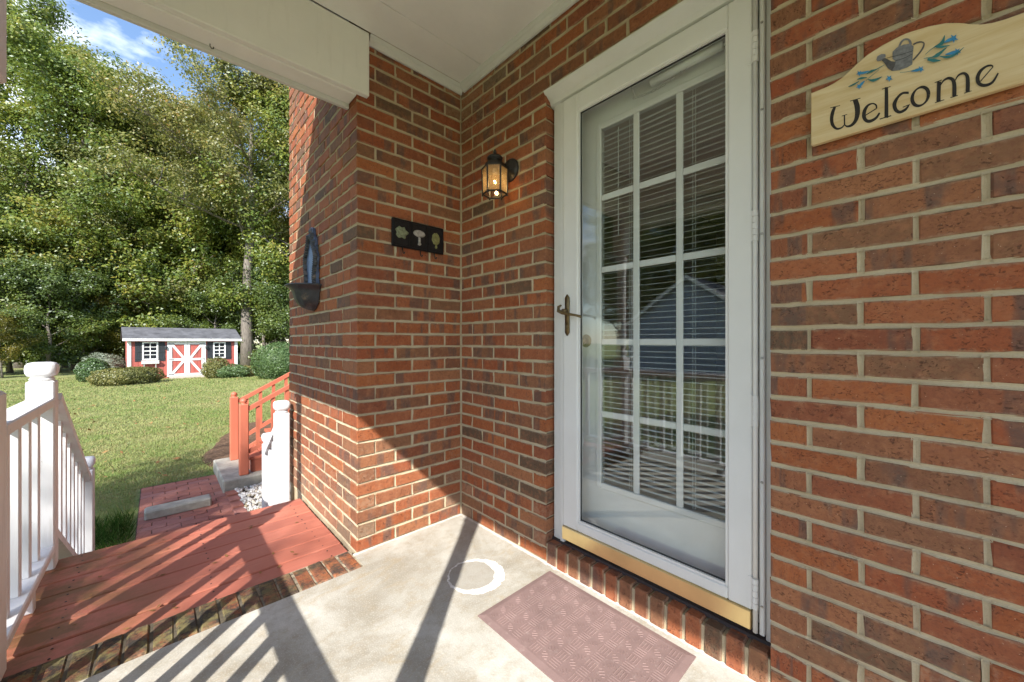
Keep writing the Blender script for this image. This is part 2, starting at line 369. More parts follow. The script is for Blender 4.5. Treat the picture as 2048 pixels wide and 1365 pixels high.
# ------------------------------------------------------------------ mesh helpers
WM = {}
def thing(name, label=None, cat=None, loc=(0, 0, 0), rz=0.0, group=None, kind=None, parent=None):
    o = bpy.data.objects.new(name, None); o.empty_display_size = 0.1
    COL.objects.link(o)
    m = Matrix.Translation(loc) @ Matrix.Rotation(rz, 4, 'Z')
    WM[o] = m
    if parent is not None:
        o.parent = parent; o.matrix_local = WM[parent].inverted() @ m
    else: o.matrix_world = m
    return tag(o, label, cat, group, kind)
def tag(o, label=None, cat=None, group=None, kind=None):
    if label: o['label'] = label
    if cat: o['category'] = cat
    if group: o['group'] = group
    if kind: o['kind'] = kind
    return o

class MB:
    def __init__(self): self.v = []; self.f = []
    def add(self, vs, fs):
        b = len(self.v); self.v += [tuple(p) for p in vs]; self.f += [tuple(i + b for i in q) for q in fs]; return self
    def box(self, a, b):
        x0, y0, z0 = (min(a[i], b[i]) for i in range(3)); x1, y1, z1 = (max(a[i], b[i]) for i in range(3))
        return self.add([(x0, y0, z0), (x1, y0, z0), (x1, y1, z0), (x0, y1, z0), (x0, y0, z1), (x1, y0, z1), (x1, y1, z1), (x0, y1, z1)],
                        [(0, 3, 2, 1), (4, 5, 6, 7), (0, 1, 5, 4), (1, 2, 6, 5), (2, 3, 7, 6), (3, 0, 4, 7)])
    def bbox(self, a, b, r=0.004):
        """box with chamfered edges (rounded-box look)"""
        x0, y0, z0 = (min(a[i], b[i]) for i in range(3)); x1, y1, z1 = (max(a[i], b[i]) for i in range(3))
        r = min(r, (x1 - x0) / 2.5, (y1 - y0) / 2.5, (z1 - z0) / 2.5)
        def ringz(z, i):
            return [(x0 + i, y0 + r if i < r else y0 + i, z)]
        rings = []
        for z, ins in ((z0, r), (z0 + r, 0), (z1 - r, 0), (z1, r)):
            rings.append([(x0 + r, y0 + ins, z), (x1 - r, y0 + ins, z), (x1 - ins, y0 + r, z), (x1 - ins, y1 - r, z),
                          (x1 - r, y1 - ins, z), (x0 + r, y1 - ins, z), (x0 + ins, y1 - r, z), (x0 + ins, y0 + r, z)])
        vs = [p for q in rings for p in q]; fs = []
        for j in range(3):
            for i in range(8):
                fs.append((j * 8 + i, j * 8 + (i + 1) % 8, j * 8 + 8 + (i + 1) % 8, j * 8 + 8 + i))
        fs.append(tuple(range(7, -1, -1))); fs.append(tuple(range(24, 32)))
        return self.add(vs, fs)
    def prism(self, poly, ext, axis):
        """poly: list of 3-d points (planar), extruded by vector ext"""
        n = len(poly); e = Vector(ext)
        vs = [Vector(p) for p in poly] + [Vector(p) + e for p in poly]
        fs = [tuple(range(n - 1, -1, -1)), tuple(range(n, 2 * n))] + [(i, (i + 1) % n, n + (i + 1) % n, n + i) for i in range(n)]
        return self.add(vs, fs)
    def bar(self, p, q, w, h, up=(0, 0, 1)):
        p, q = Vector(p), Vector(q); d = (q - p).normalized(); s = d.cross(Vector(up)).normalized(); u = s.cross(d)
        vs = []
        for e in (p, q):
            for a, b in ((-1, -1), (1, -1), (1, 1), (-1, 1)): vs.append(e + s * a * w / 2 + u * b * h / 2)
        return self.add(vs, [(0, 3, 2, 1), (4, 5, 6, 7), (0, 1, 5, 4), (1, 2, 6, 5), (2, 3, 7, 6), (3, 0, 4, 7)])
    def tube(self, pts, rad, n=8, caps=True):
        pts = [Vector(p) for p in pts]; rad = rad if isinstance(rad, (list, tuple)) else [rad] * len(pts)
        vs = []; fs = []; prev = None
        for i, p in enumerate(pts):
            d = (pts[min(i + 1, len(pts) - 1)] - pts[max(i - 1, 0)]).normalized()
            if prev is None:
                a = Vector((0, 0, 1)) if abs(d.z) < 0.9 else Vector((1, 0, 0)); s = d.cross(a).normalized()
            else:
                s = (prev - d * prev.dot(d)).normalized()
            prev = s; u = d.cross(s)
            for j in range(n):
                t = 2 * math.pi * j / n; vs.append(p + (s * math.cos(t) + u * math.sin(t)) * rad[i])
        for i in range(len(pts) - 1):
            for j in range(n): fs.append((i * n + j, i * n + (j + 1) % n, (i + 1) * n + (j + 1) % n, (i + 1) * n + j))
        if caps: fs += [tuple(range(n - 1, -1, -1)), tuple(range((len(pts) - 1) * n, len(pts) * n))]
        return self.add(vs, fs)
    def lathe(self, prof, c, axis=(0, 0, 1), n=20, a0=0.0, a1=2 * math.pi):
        c = Vector(c); ax = Vector(axis).normalized(); s = ax.orthogonal().normalized()
        if abs(ax.z) > 0.9: s = Vector((1, 0, 0))
        u = ax.cross(s); full = abs(a1 - a0 - 2 * math.pi) < 1e-6; m = n if full else n + 1
        vs = []; fs = []
        for r_, h in prof:
            for j in range(m):
                t = a0 + (a1 - a0) * j / n; vs.append(c + ax * h + (s * math.cos(t) + u * math.sin(t)) * r_)
        for i in range(len(prof) - 1):
            for j in range(n):
                j2 = (j + 1) % m
                fs.append((i * m + j, i * m + j2, (i + 1) * m + j2, (i + 1) * m + j))
        return self.add(vs, fs)
    def build(self, name, mat, parent=None, smooth=False):
        me = bpy.data.meshes.new(name)
        inv = WM[parent].inverted() if parent is not None else Matrix()
        me.from_pydata([inv @ Vector(p) for p in self.v], [], self.f)
        me.materials.append(MAT[mat]); me.update()
        if smooth: me.polygons.foreach_set('use_smooth', [True] * len(me.polygons))
        o = bpy.data.objects.new(name, me); COL.objects.link(o)
        if parent is not None: o.parent = parent; WM[o] = WM[parent].copy()
        else: WM[o] = Matrix()
        return o
def np_mesh(name, verts, quads, mat, parent=None):
    """fast build: verts (n,3), quads (m,k)"""
    me = bpy.data.meshes.new(name); m, kk = quads.shape
    me.vertices.add(len(verts)); me.vertices.foreach_set('co', verts.astype(np.float32).ravel())
    me.loops.add(m * kk); me.loops.foreach_set('vertex_index', quads.astype(np.int32).ravel())
    me.polygons.add(m); me.polygons.foreach_set('loop_start', np.arange(0, m * kk, kk, dtype=np.int32))
    me.polygons.foreach_set('loop_total', np.full(m, kk, dtype=np.int32))
    me.materials.append(MAT[mat]); me.update(calc_edges=True)
    return me
def link_mesh(name, me, parent=None):
    o = bpy.data.objects.new(name, me); COL.objects.link(o)
    if parent is not None: o.parent = parent; WM[o] = WM[parent].copy()
    else: WM[o] = Matrix()
    return o
def copy_tree(o, parent=None):
    c = o.copy(); COL.objects.link(c); c.parent = parent
    for ch in list(o.children): copy_tree(ch, c)
    return c

def leaves_mesh(name, pos, size, mat, seed, up=0.5, aspect=0.5, out=None):
    r = np.random.default_rng(seed); n = len(pos)
    nr = r.normal(size=(n, 3)); nr /= np.linalg.norm(nr, axis=1, keepdims=True); nr[:, 2] += up
    if out is not None: nr += out
    nr /= np.linalg.norm(nr, axis=1, keepdims=True)
    t = r.normal(size=(n, 3)); t -= nr * (t * nr).sum(1, keepdims=True); t /= np.linalg.norm(t, axis=1, keepdims=True)
    b = np.cross(nr, t); s = (size * r.uniform(0.65, 1.35, n))[:, None]
    droop = nr * s * r.uniform(-0.18, 0.10, (n, 1))
    v = np.empty((n, 4, 3)); v[:, 0] = pos - t * s * .5; v[:, 1] = pos + b * s * aspect * .5 + droop * .3; v[:, 2] = pos + t * s * .5 + droop; v[:, 3] = pos - b * s * aspect * .5 + droop * .3
    return np_mesh(name, v.reshape(-1, 3), np.arange(4 * n).reshape(n, 4), mat)

# ------------------------------------------------------------------ terrain
def gz(x, y):
    d = max(0.0, y - 3.0)
    t = min(1.0, d / 24.0); t = t * t * (3 - 2 * t)
    return -0.64 - 0.36 * t - 0.02 * max(0, min(30, y - 28)) * 0.3
def ground():
    xs = [-250, -120, -60, -40] + [-30 + i * 1.0 for i in range(61)] + [40, 60, 120, 250]
    ys = [-250, -120, -60, -30, -15, -8, -4] + [0 + i * 1.0 for i in range(46)] + [60, 90, 150, 300]
    v = [(x, y, gz(x, y)) for y in ys for x in xs]; n = len(xs)
    f = [(j * n + i, j * n + i + 1, (j + 1) * n + i + 1, (j + 1) * n + i) for j in range(len(ys) - 1) for i in range(n - 1)]
    m = MB(); m.add(v, f); o = m.build('lawn', 'lawn', None, True)
    tag(o, 'mown lawn with straw coloured patches sloping gently to the shed', 'lawn', kind='structure')
ground()

# ------------------------------------------------------------------ brick work
H = 0.0697; J = 0.0118; Z0 = 0.068
def brick_mesh(seed):
    """unit brick: length .2 on x (-.1...1), height .0567 on y, face at z=0, body back to z=-.09"""
    r = random.Random(seed); L2, H2 = 0.1, (H - J) / 2
    per = []
    for i in range(4): per.append((-L2 + 2 * L2 * i / 4, -H2))
    per.append((L2, -H2)); per.append((L2, H2))
    for i in range(1, 4): per.append((L2 - 2 * L2 * i / 4, H2))
    per.append((-L2, H2))
    n = len(per); vs = []
    for x, y in per: vs.append((x * 0.972 + r.uniform(-.0008, .0008), y * 0.90 + r.uniform(-.0014, .0014), r.uniform(-.0018, .0006)))
    for x, y in per: vs.append((x + r.uniform(-.0018, .0018), y + r.uniform(-.0019, .0019), -0.0042 + r.uniform(-.001, .001)))
    for x, y in per: vs.append((x, y, -0.09))
    fs = [tuple(range(n))]
    for k_ in range(2):
        for i in range(n): fs.append((k_ * n + (i + 1) % n, k_ * n + i, (k_ + 1) * n + i, (k_ + 1) * n + (i + 1) % n))
    fs.append(tuple(range(3 * n - 1, 2 * n - 1, -1)))
    me = bpy.data.meshes.new('brick'); me.from_pydata(vs, [], fs); me.materials.append(MAT['brick']); me.update()
    return me
BRICKS = [brick_mesh(s) for s in range(6)]

house = thing('brick_house', 'red brick house with covered porch and white framed storm door', 'house')

def wall_matrix(kind, origin):
    ax = {'-x_face': ((0, -1, 0), (0, 0, 1), (-1, 0, 0)), '-y_face': ((1, 0, 0), (0, 0, 1), (0, -1, 0))}[kind]
    m = Matrix.Identity(4)
    for i in range(3):
        for j in range(3): m[j][i] = ax[i][j]
        m[i][3] = origin[i]
    return m
CAND = []
def brick_wall(name, label, kind, origin, spans, ncourse, rows, hole=None, core=None):
    """rows(parity) -> list of (a0,a1) brick extents; local a along, b up, c out. core: list of boxes (a0,a1,b0,b1)"""
    M_ = wall_matrix(kind, origin)
    wall = bpy.data.objects.new(name, bpy.data.meshes.new(name)); COL.objects.link(wall)
    wall.parent = house; wall.matrix_local = M_; WM[wall] = M_; wall['label'] = label
    mb = MB()
    for a0, a1, b0, b1 in core: mb.box((a0, b0, -0.10), (a1, b1, -0.0085))
    prof = [(-1, -0.0025), (-0.55, -0.0058), (0, -0.0072), (0.55, -0.0058), (1, -0.0025)]
    for j in range(-1, ncourse):
        bz = Z0 + H * j                                     # centre of bed joint above course j
        for (a0, a1) in spans(bz):
            n = max(2, int((a1 - a0) / 0.06)); vs = []; fs = []
            for i in range(n + 1):
                a = a0 + (a1 - a0) * i / n; wob = rnd.uniform(-.0018, .0018); dz = rnd.uniform(-.0013, .0013)
                for u, c in prof: vs.append((a, bz + wob + u * (J / 2 + 0.0016), c + dz))
            for i in range(n):
                for q in range(4): fs.append((i * 5 + q, i * 5 + 5 + q, i * 5 + 6 + q, i * 5 + 1 + q))
            mb.add(vs, fs)
        if j < 0: continue
        b0 = Z0 + H * (j - 1) + J / 2; b1 = bz - J / 2
        br = rows(j, (b0 + b1) / 2)
        ends = set()
        for (a0, a1, ej0, ej1) in br:
            if b1 - b0 < 0.01: continue
            jl = J / 2 if ej0 else 0.0; jr = J / 2 if ej1 else 0.0
            CAND.append((wall, M_, a0 + jl + rnd.uniform(-.0012, .0012), a1 - jr + rnd.uniform(-.0012, .0012), b0, b1))
            for a, e in ((a0, ej0), (a1, ej1)):
                if e: ends.add(round(a, 4))
        for a in ends:
            vs = []; fs = []
            for i in range(3):
                bb = b0 - 0.004 + (b1 - b0 + 0.008) * i / 2; wob = rnd.uniform(-.001, .001)
                for u, c in prof: vs.append((a + wob + u * (J / 2 + 0.0022), bb, c + rnd.uniform(-.0007, .0007)))
            for i in range(2):
                for q in range(4): fs.append((i * 5 + 1 + q, i * 5 + 6 + q, i * 5 + 5 + q, i * 5 + q))
            mb.add(vs, fs)
    me = wall.data; me.from_pydata(mb.v, [], mb.f); me.materials.append(MAT['mortar']); me.update()
    me.polygons.foreach_set('use_smooth', [len(p.vertices) == 4 and False for p in me.polygons])
    return wall

def cuts(edges):
    return [(edges[i], edges[i + 1], True, True) for i in range(len(edges) - 1)]
TOP_A = 2.66
OPEN_L, OPEN_R, OPEN_T = 0.704, 1.631, 2.289            # distances along wall A (a = -Y)
A_END = 3.75
def rowsA(j, zc):
    if zc > OPEN_T:
        st = -0.10 if j % 2 else 0.005; e = []; a = st + 0.2075
        e = [0.0]
        while a < A_END: e.append(a); a += 0.2075
        e.append(A_END)
        return [(x0, x1, x0 > 0, x1 < A_END) for x0, x1 in zip(e[:-1], e[1:])]
    out = []
    L = [0.0, 0.1125, 0.3117, 0.516, OPEN_L] if j % 2 == 0 else [0.0, 0.208, 0.408, 0.6155, OPEN_L]
    for x0, x1 in zip(L[:-1], L[1:]): out.append((x0, x1, True, x1 < OPEN_L))
    e = [OPEN_R, OPEN_R + (0.2065 if j % 2 == 0 else 0.0955)]
    while e[-1] + 0.2125 < A_END: e.append(e[-1] + 0.2125)
    e.append(A_END)
    for x0, x1 in zip(e[:-1], e[1:]): out.append((x0, x1, x0 > OPEN_R, x1 < A_END))
    return out
def spansA(z): return [(0, A_END)] if z > OPEN_T - 0.01 else [(0, OPEN_L - 0.001), (OPEN_R + 0.001, A_END)]
wallA = brick_wall('door_wall', 'brick wall round the entry door', '-x_face', (0, 0, 0), spansA, 38, rowsA,
                   core=[(0.0, OPEN_L - 0.009, -0.7, TOP_A), (OPEN_R + 0.009, A_END, -0.7, TOP_A), (OPEN_L - 0.009, OPEN_R + 0.009, OPEN_T + 0.007, TOP_A), (OPEN_L - 0.009, OPEN_R + 0.009, -0.7, -0.04)])
WB = 0.642
def rowsB(j, zc):
    if j % 2 == 0: return [(0.0, 0.207, False, True), (0.207, 0.4185, True, True), (0.4185, WB, True, True)]
    return [(0.0945, 0.308, True, True), (0.308, 0.525, True, True), (0.525, WB, True, True)]
wallB = brick_wall('return_wall', 'short brick return wall beside the steps', '-y_face', (-WB, 0, 0), lambda z: [(0.0, WB)], 38, rowsB,
                   core=[(0.0085, WB + 0.09, -0.7, TOP_A)])
YC = 1.36; TOPC = 3.5
def rowsC(j, zc):
    e = []; a = YC
    if j % 2 == 0: first = YC - 0.0945                    # the return wall's stretcher shows its header here
    else: first = YC
    e = [first]; a = first - (0.21 if j % 2 else 0.2075)
    while a > 0.04: e.append(a); a -= 0.2105
    e.append(0.0); e = e[::-1]
    return [(x0, x1, x0 > 0, x1 < YC) for x0, x1 in zip(e[:-1], e[1:])]
wallC = brick_wall('side_wall', 'brick side wall facing the steps, partly sunlit', '-x_face', (-WB, YC, 0), lambda z: [(0.0, YC)], 49, rowsC,
                   core=[(0.0, YC - 0.0085, -0.7, TOPC)])
# outer body of the house behind the visible walls
mb = MB(); mb.box((-WB + 0.1, 0.1, -0.7), (6.0, YC - 0.002, 3.5)); mb.box((0.1, -A_END, 2.66), (6.0, 0.1, 6.2)); mb.box((-WB, 0.10, 3.5), (6, YC, 6.2))
mb.box((2.4, YC, -0.7), (6, 9.0, 6.2)); mb.box((0.1, -9, -0.7), (6, -A_END, 6.2))
o = mb.build('house_body', 'brick', house)
mb = MB(); mb.box((-WB + 0.002, 0.0, TOP_A + 0.002), (0.1, 0.1, 3.5)); mb.box((0.0, -A_END, TOP_A + 0.002), (0.1, 0.0, 3.5)); mb.build('upper_wall', 'brick', house)

# the bricks: the 280 that show largest are objects, the rest one mesh per wall
scored = []
for w, M_, a0, a1, b0, b1 in CAND:
    ctr = M_ @ Vector(((a0 + a1) / 2, (b0 + b1) / 2, 0)); pr = project(ctr); sc = 0
    if pr:
        vis = -60 < pr[0] < 2108 and -40 < pr[1] < 1405
        nrm = (M_.to_3x3() @ Vector((0, 0, 1))); view = (Vector(CAM) - ctr).normalized()
        sc = (a1 - a0) * nrm.dot(view) / (ctr - Vector(CAM)).length_squared if vis else 0
    scored.append(sc)
order = sorted(range(len(CAND)), key=lambda i: -scored[i]); big = set(order[:280])
rest = {}
for i, (w, M_, a0, a1, b0, b1) in enumerate(CAND):
    me = BRICKS[rnd.randrange(6)]
    sx_ = (a1 - a0) / 0.2; sy_ = (b1 - b0) / (H - J)
    flip = rnd.choice((0, 1))
    loc = Matrix.Translation(((a0 + a1) / 2, (b0 + b1) / 2 + rnd.uniform(-.0008, .0008), rnd.uniform(-.0016, .0014)))
    rot = Matrix.Rotation(math.pi * flip, 4, 'Z') @ Matrix.Rotation(rnd.uniform(-.006, .006), 4, 'Y') @ Matrix.Rotation(rnd.uniform(-.012, .012), 4, 'X')
    m = loc @ rot @ Matrix.Diagonal((sx_, sy_ * rnd.uniform(0.985, 1.02), 1, 1))
    if i in big:
        o = bpy.data.objects.new('brick', me); COL.objects.link(o); o.parent = w; o.matrix_local = m
    else:
        mb = rest.setdefault(w, MB()); mb.add([m @ v.co for v in me.vertices], [tuple(p.vertices) for p in me.polygons])
for w, mb in rest.items():
    me = bpy.data.meshes.new('bricks'); me.from_pydata(mb.v, [], mb.f); me.materials.append(MAT['brick']); me.update()
    o = bpy.data.objects.new('bricks', me); COL.objects.link(o); o.parent = w; o['kind'] = 'stuff'

# ------------------------------------------------------------------ porch slab, brick edging band
mb = MB(); mb.box((-1.93, -3.75, -0.12), (0.004, -0.135, 0.0)); mb.box((-0.66, -0.135, -0.12), (0.004, 0.004, 0.0))
slab = mb.build('porch_floor', 'concrete'); tag(slab, 'worn tan concrete porch floor with a white paint ring', 'floor', kind='structure')
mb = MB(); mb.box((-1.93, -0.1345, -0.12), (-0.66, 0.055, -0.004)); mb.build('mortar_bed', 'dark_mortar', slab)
def sbrick(seed, sx, sy, sz):
    mb = MB(); mb.bbox((-sx / 2, -sy / 2, -sz), (sx / 2, sy / 2, 0), 0.006); r = random.Random(seed)
    v = [(x + r.uniform(-.002, .002), y + r.uniform(-.002, .002), z + r.uniform(-.0015, .001)) for x, y, z in mb.v]
    me = bpy.data.meshes.new('brick'); me.from_pydata(v, [], mb.f); return me
mossb = [sbrick(s, 0.0605, 0.186, 0.09) for s in range(4)]
for m in mossb: m.materials.append(MAT['mossy_brick']); m.update()
x = -0.695
while x > -1.92:
    o = bpy.data.objects.new('brick', rnd.choice(mossb)); COL.objects.link(o); o.parent = slab
    o.location = (x, -0.041, 0.001 + rnd.uniform(-.002, .002)); o.rotation_euler = (rnd.uniform(-.01, .01), rnd.uniform(-.02, .02), rnd.uniform(-.02, .02)); x -= 0.0672
mb = MB(); mb.box((-1.93, -3.75, -0.66), (0.0, -0.12, -0.1205)); mb.build('foundation', 'mossy_brick', slab)

# ------------------------------------------------------------------ door sill, frame, doors
sill = MB().box((0.006, -OPEN_R + 0.001, -0.02), (0.075, -OPEN_L - 0.001, 0.088)).build('door_sill', 'mortar', house)
sb = []
for s in range(4):
    mb = MB(); mb.bbox((-0.02, -0.0272, -0.01), (0.078, 0.0272, 0.1), 0.004); r = random.Random(s + 50)
    v = [(x + r.uniform(-.0012, .0012), y + r.uniform(-.0012, .0012), z + r.uniform(-.001, .001)) for x, y, z in mb.v]
    me = bpy.data.meshes.new('brick'); me.from_pydata(v, [], mb.f); me.materials.append(MAT['brick']); me.update(); sb.append(me)
pitch = (OPEN_R - OPEN_L) / 14
for i in range(14):
    o = bpy.data.objects.new('brick', rnd.choice(sb)); COL.objects.link(o); o.parent = sill
    o.location = (0.018 + rnd.uniform(-.002, .002), -OPEN_L - pitch * (i + .5), rnd.uniform(-.002, .001)); o.rotation_euler = (0, R(1.5), rnd.uniform(-.008, .008))
mb = MB(); mb.prism([(0.045, -OPEN_L - 0.002, 0.096), (0.20, -OPEN_L - 0.002, 0.096), (0.20, -OPEN_L - 0.002, 0.15), (0.125, -OPEN_L - 0.002, 0.131), (0.085, -OPEN_L - 0.002, 0.124), (0.083, -OPEN_L - 0.002, 0.116), (0.05, -OPEN_L - 0.002, 0.108)], (0, -(OPEN_R - OPEN_L - 0.004), 0), 'y')
mb.build('threshold', 'threshold', house)
fr = MB()
fr.bbox((0.052, -0.712, 0.108), (0.10, -0.757, OPEN_T), 0.003); fr.bbox((0.044, -0.757, 0.108), (0.10, -0.7825, 2.225), 0.003)
fr.box((0.10, -0.706, 0.11), (0.24, -0.768, OPEN_T))
fr.bbox((0.040, -1.5915, 0.125), (0.10, -1.607, 2.225), 0.003); fr.bbox((0.052, -1.607, 0.108), (0.10, -1.629, OPEN_T), 0.003); fr.box((0.10, -1.575, 0.11), (0.24, -1.629, OPEN_T))
fr.prism([(0.062, -0.700, 2.227), (0.040, -0.700, 2.236), (0.030, -0.700, 2.252), (-0.006, -0.700, 2.278), (-0.012, -0.700, 2.2875), (0.10, -0.700, 2.2875)], (0, -0.930, 0), 'y')
fr.box((0.10, -0.768, 2.19), (0.24, -1.575, OPEN_T - 0.002))
frame = fr.build('door_frame', 'trim_white', house)
scr = [(1.62, z) for z in (0.22, 0.62, 1.02, 1.42, 1.82, 2.1)]
mb = MB()
for a, z in scr: mb.lathe([(0, 0.0035), (0.003, 0.003), (0.0045, 0)], (0.0395, -1.5995, z), (-1, 0, 0), 10)
mb.build('screws', 'steel', frame); frame.children[0]['kind'] = 'stuff'

sd = thing('storm_door', None, None, (0.055, -0.784, 0.13), parent=house); sd['label'] = 'white full view storm door with one large glass pane and brass sweep'
def stile(name, y0, y1, z0, z1):
    return MB().bbox((0.036, y0, z0), (0.066, y1, z1), 0.004).build(name, 'door_white', sd)
stile('stile', -0.784, -0.868, 0.1955, 2.222); stile('stile', -1.500, -1.573, 0.1955, 2.222)
stile('rail', -0.8682, -1.4998, 2.140, 2.222); stile('rail', -0.8682, -1.4998, 0.1955, 0.238)
bd = MB()
for a, b in (((0.040, -0.8682, 0.2382), (0.064, -0.876, 2.1398)), ((0.040, -1.4922, 0.2382), (0.064, -1.4998, 2.1398)), ((0.040, -0.8762, 2.1318), (0.064, -1.4920, 2.1398)), ((0.040, -0.8762, 0.2382), (0.064, -1.4920, 0.246))): bd.box(a, b)
bd.build('glazing_bead', 'door_white', sd)
gk = MB()
for a, b in (((0.049, -0.8762, 0.2462), (0.057, -0.8785, 2.1316)), ((0.049, -1.4898, 0.2462), (0.057, -1.4920, 2.1316)), ((0.049, -0.8786, 2.1292), (0.057, -1.4897, 2.1316)), ((0.049, -0.8786, 0.2462), (0.057, -1.4897, 0.2486))): gk.box(a, b)
gk.build('gasket', 'black_metal', sd)
MB().add([(0.053, -0.8770, 0.2466), (0.053, -1.4912, 0.2466), (0.053, -1.4912, 2.1312), (0.053, -0.8770, 2.1312)], [(3, 2, 1, 0)]).build('glass', 'storm_glass', sd)
MB().bbox((0.030, -0.780, 0.132), (0.062, -1.571, 0.1952), 0.003).build('sweep', 'brass', sd)
MB().tube([(0.038, -1.5815, 0.13), (0.038, -1.5815, 2.222)], 0.0075, 10).build('hinge_rail', 'door_white', sd, True)
for z in (0.257, 0.849, 1.449, 2.03):
    mb = MB()
    for q in range(5): mb.tube([(0.036, -1.5815, z - 0.05 + q * 0.02), (0.036, -1.5815, z - 0.05 + q * 0.02 + 0.0185)], 0.0095, 10)
    mb.box((0.0405, -1.5725, z - 0.05), (0.034, -1.560, z + 0.05))
    mb.build('hinge', 'steel' if False else 'door_white', sd)
# lever set
mb = MB(); yc_, zc_ = -0.812, 1.197
mb.prism([(0.036, yc_, zc_ + 0.098), (0.036, yc_ - 0.0115, zc_ + 0.082), (0.036, yc_ - 0.0115, zc_ - 0.082), (0.036, yc_, zc_ - 0.098), (0.036, yc_ + 0.0115, zc_ - 0.082), (0.036, yc_ + 0.0115, zc_ + 0.082)], (-0.008, 0, 0), 'x')
mb.lathe([(0.0, 0.0), (0.010, 0.0), (0.010, 0.03), (0.0, 0.03)], (0.028, yc_, zc_ + 0.018), (-1, 0, 0), 12)
pts = [(-0.005, yc_ + 0.006, zc_ + 0.045), (-0.018, yc_ + 0.012, zc_ + 0.036), (-0.020, yc_ + 0.010, zc_ + 0.018), (-0.018, yc_ - 0.012, zc_ + 0.008), (-0.014, yc_ - 0.045, zc_ + 0.000), (-0.010, yc_ - 0.080, zc_ - 0.006), (-0.004, yc_ - 0.100, zc_ - 0.012), (0.004, yc_ - 0.104, zc_ - 0.018)]
mb.tube(pts, [0.004, 0.007, 0.009, 0.0085, 0.0065, 0.0055, 0.006, 0.004], 8)
mb.bbox((0.0275, yc_ - 0.006, zc_ - 0.070), (0.024, yc_ + 0.006, zc_ - 0.045), 0.001)
mb.build('lever_handle', 'antique_brass', sd, True)
mb = MB(); mb.tube([(0.090, -1.20, 2.128), (0.090, -1.47, 2.128)], 0.0165, 12); mb.tube([(0.090, -1.47, 2.128), (0.090, -1.56, 2.128)], 0.005, 8); mb.build('door_closer', 'door_white', sd, True)
mb = MB()
for q in range(12):
    t = q / 11; y = -1.13 - 0.22 * t; z = 2.098 - 0.018 * math.sin(math.pi * t) + 0.02 * t
    pts = [(0.088 + (0.004 * math.cos(a) if q % 2 else 0), y + 0.012 * math.sin(a), z + (0 if q % 2 else 0.004 * math.cos(a))) for a in [2 * math.pi * i / 8 for i in range(9)]]
    mb.tube(pts, 0.0013, 5)
mb.tube([(0.066, -1.12, 2.145), (0.088, -1.13, 2.098)], 0.002, 6)
mb.build('chain', 'steel', sd)

ed = thing('entry_door', None, None, (0.13, -0.77, 0.13), parent=house); ed['label'] = 'white entry door with fifteen lites and a mini blind'
EL, ER, EB, ET = -0.925, -1.490, 0.405, 2.070
sl = MB()
for a, b in (((0.13, -0.769, 0.135), (0.17, EL, 2.188)), ((0.13, ER, 0.135), (0.17, -1.574, 2.188)), ((0.13, EL - 0.0002, 0.135), (0.17, ER + 0.0002, EB)), ((0.13, EL - 0.0002, ET), (0.17, ER + 0.0002, 2.188))): sl.box(a, b)
sl.build('slab', 'door_white', ed)
lf = MB(); wf = 0.030
for a, b in (((0.118, EL + 0.012, EB - 0.012), (0.1298, EL - wf * .5, ET + 0.012)), ((0.118, ER + wf * .5, EB - 0.012), (0.1298, ER - 0.012, ET + 0.012)), ((0.118, EL - wf * .5 - .0002, EB - 0.012), (0.1298, ER + wf * .5 + .0002, EB + wf * .5)), ((0.118, EL - wf * .5 - .0002, ET - wf * .5), (0.1298, ER + wf * .5 + .0002, ET + 0.012))): lf.bbox(a, b, 0.004)
lf.build('lite_frame', 'door_white', ed)
cols = [EL, -1.115, -1.300, ER]; rws = [EB, 0.738, 1.071, 1.404, 1.737, ET]
for y in cols[1:3]: MB().bbox((0.121, y + 0.0135, EB + 0.0152), (0.131, y - 0.0135, ET - 0.0152), 0.003).build('muntin', 'door_white', ed)
for z in rws[1:5]:
    for i in range(3):
        y0 = cols[i] - (0.0152 if i == 0 else 0.0137); y1 = cols[i + 1] + (0.0152 if i == 2 else 0.0137)
        MB().bbox((0.121, y0, z - 0.0135), (0.131, y1, z + 0.0135), 0.003).build('muntin', 'door_white', ed)
for i in range(3):
    for j in range(5):
        a, b = cols[i] - 0.0125, cols[i + 1] + 0.0125; c0, c1 = rws[j] + 0.0125, rws[j + 1] - 0.0125
        MB().add([(0.1275, a, c0), (0.1275, b, c0), (0.1275, b, c1), (0.1275, a, c1)], [(3, 2, 1, 0)]).build('pane', 'lite_glass', ed)
slat = MB(); ns = 4; vs = []; fs = []
for i in range(ns + 1):
    t = i / ns - 0.5; vs += [(t * 0.0165, 0.0, 0.0022 * (1 - 4 * t * t)), (t * 0.0165, -(EL - ER) + 0.014, 0.0022 * (1 - 4 * t * t))]
for i in range(ns): fs.append((2 * i, 2 * i + 1, 2 * i + 3, 2 * i + 2))
sm = bpy.data.meshes.new('slat'); sm.from_pydata(vs, [], fs); sm.materials.append(MAT['blind']); sm.update()
z = EB + 0.03
while z < ET - 0.02:
    o = bpy.data.objects.new('slat', sm); COL.objects.link(o); o.parent = ed
    o.matrix_local = WM[ed].inverted() @ Matrix.Translation((0.147, EL - 0.007, z + rnd.uniform(-.0006, .0006))) @ Matrix.Rotation(R(-9 + rnd.uniform(-2.5, 2.5)), 4, 'Y') @ Matrix.Rotation(rnd.uniform(-.003, .003), 4, 'X')
    z += 0.0238
mb = MB()
for y in (-1.075, -1.085, -1.093, -1.345, -1.355): mb.tube([(0.1375, y, EB + 0.02), (0.1375, y, ET - 0.02)], 0.0007, 4)
mb.tube([(0.136, -1.02, 1.55), (0.136, -1.02, ET - 0.03)], 0.0016, 5)
mb.build('blind_cords', 'blind', ed)
mb = MB(); kc = (0.13, -0.848, 1.076)
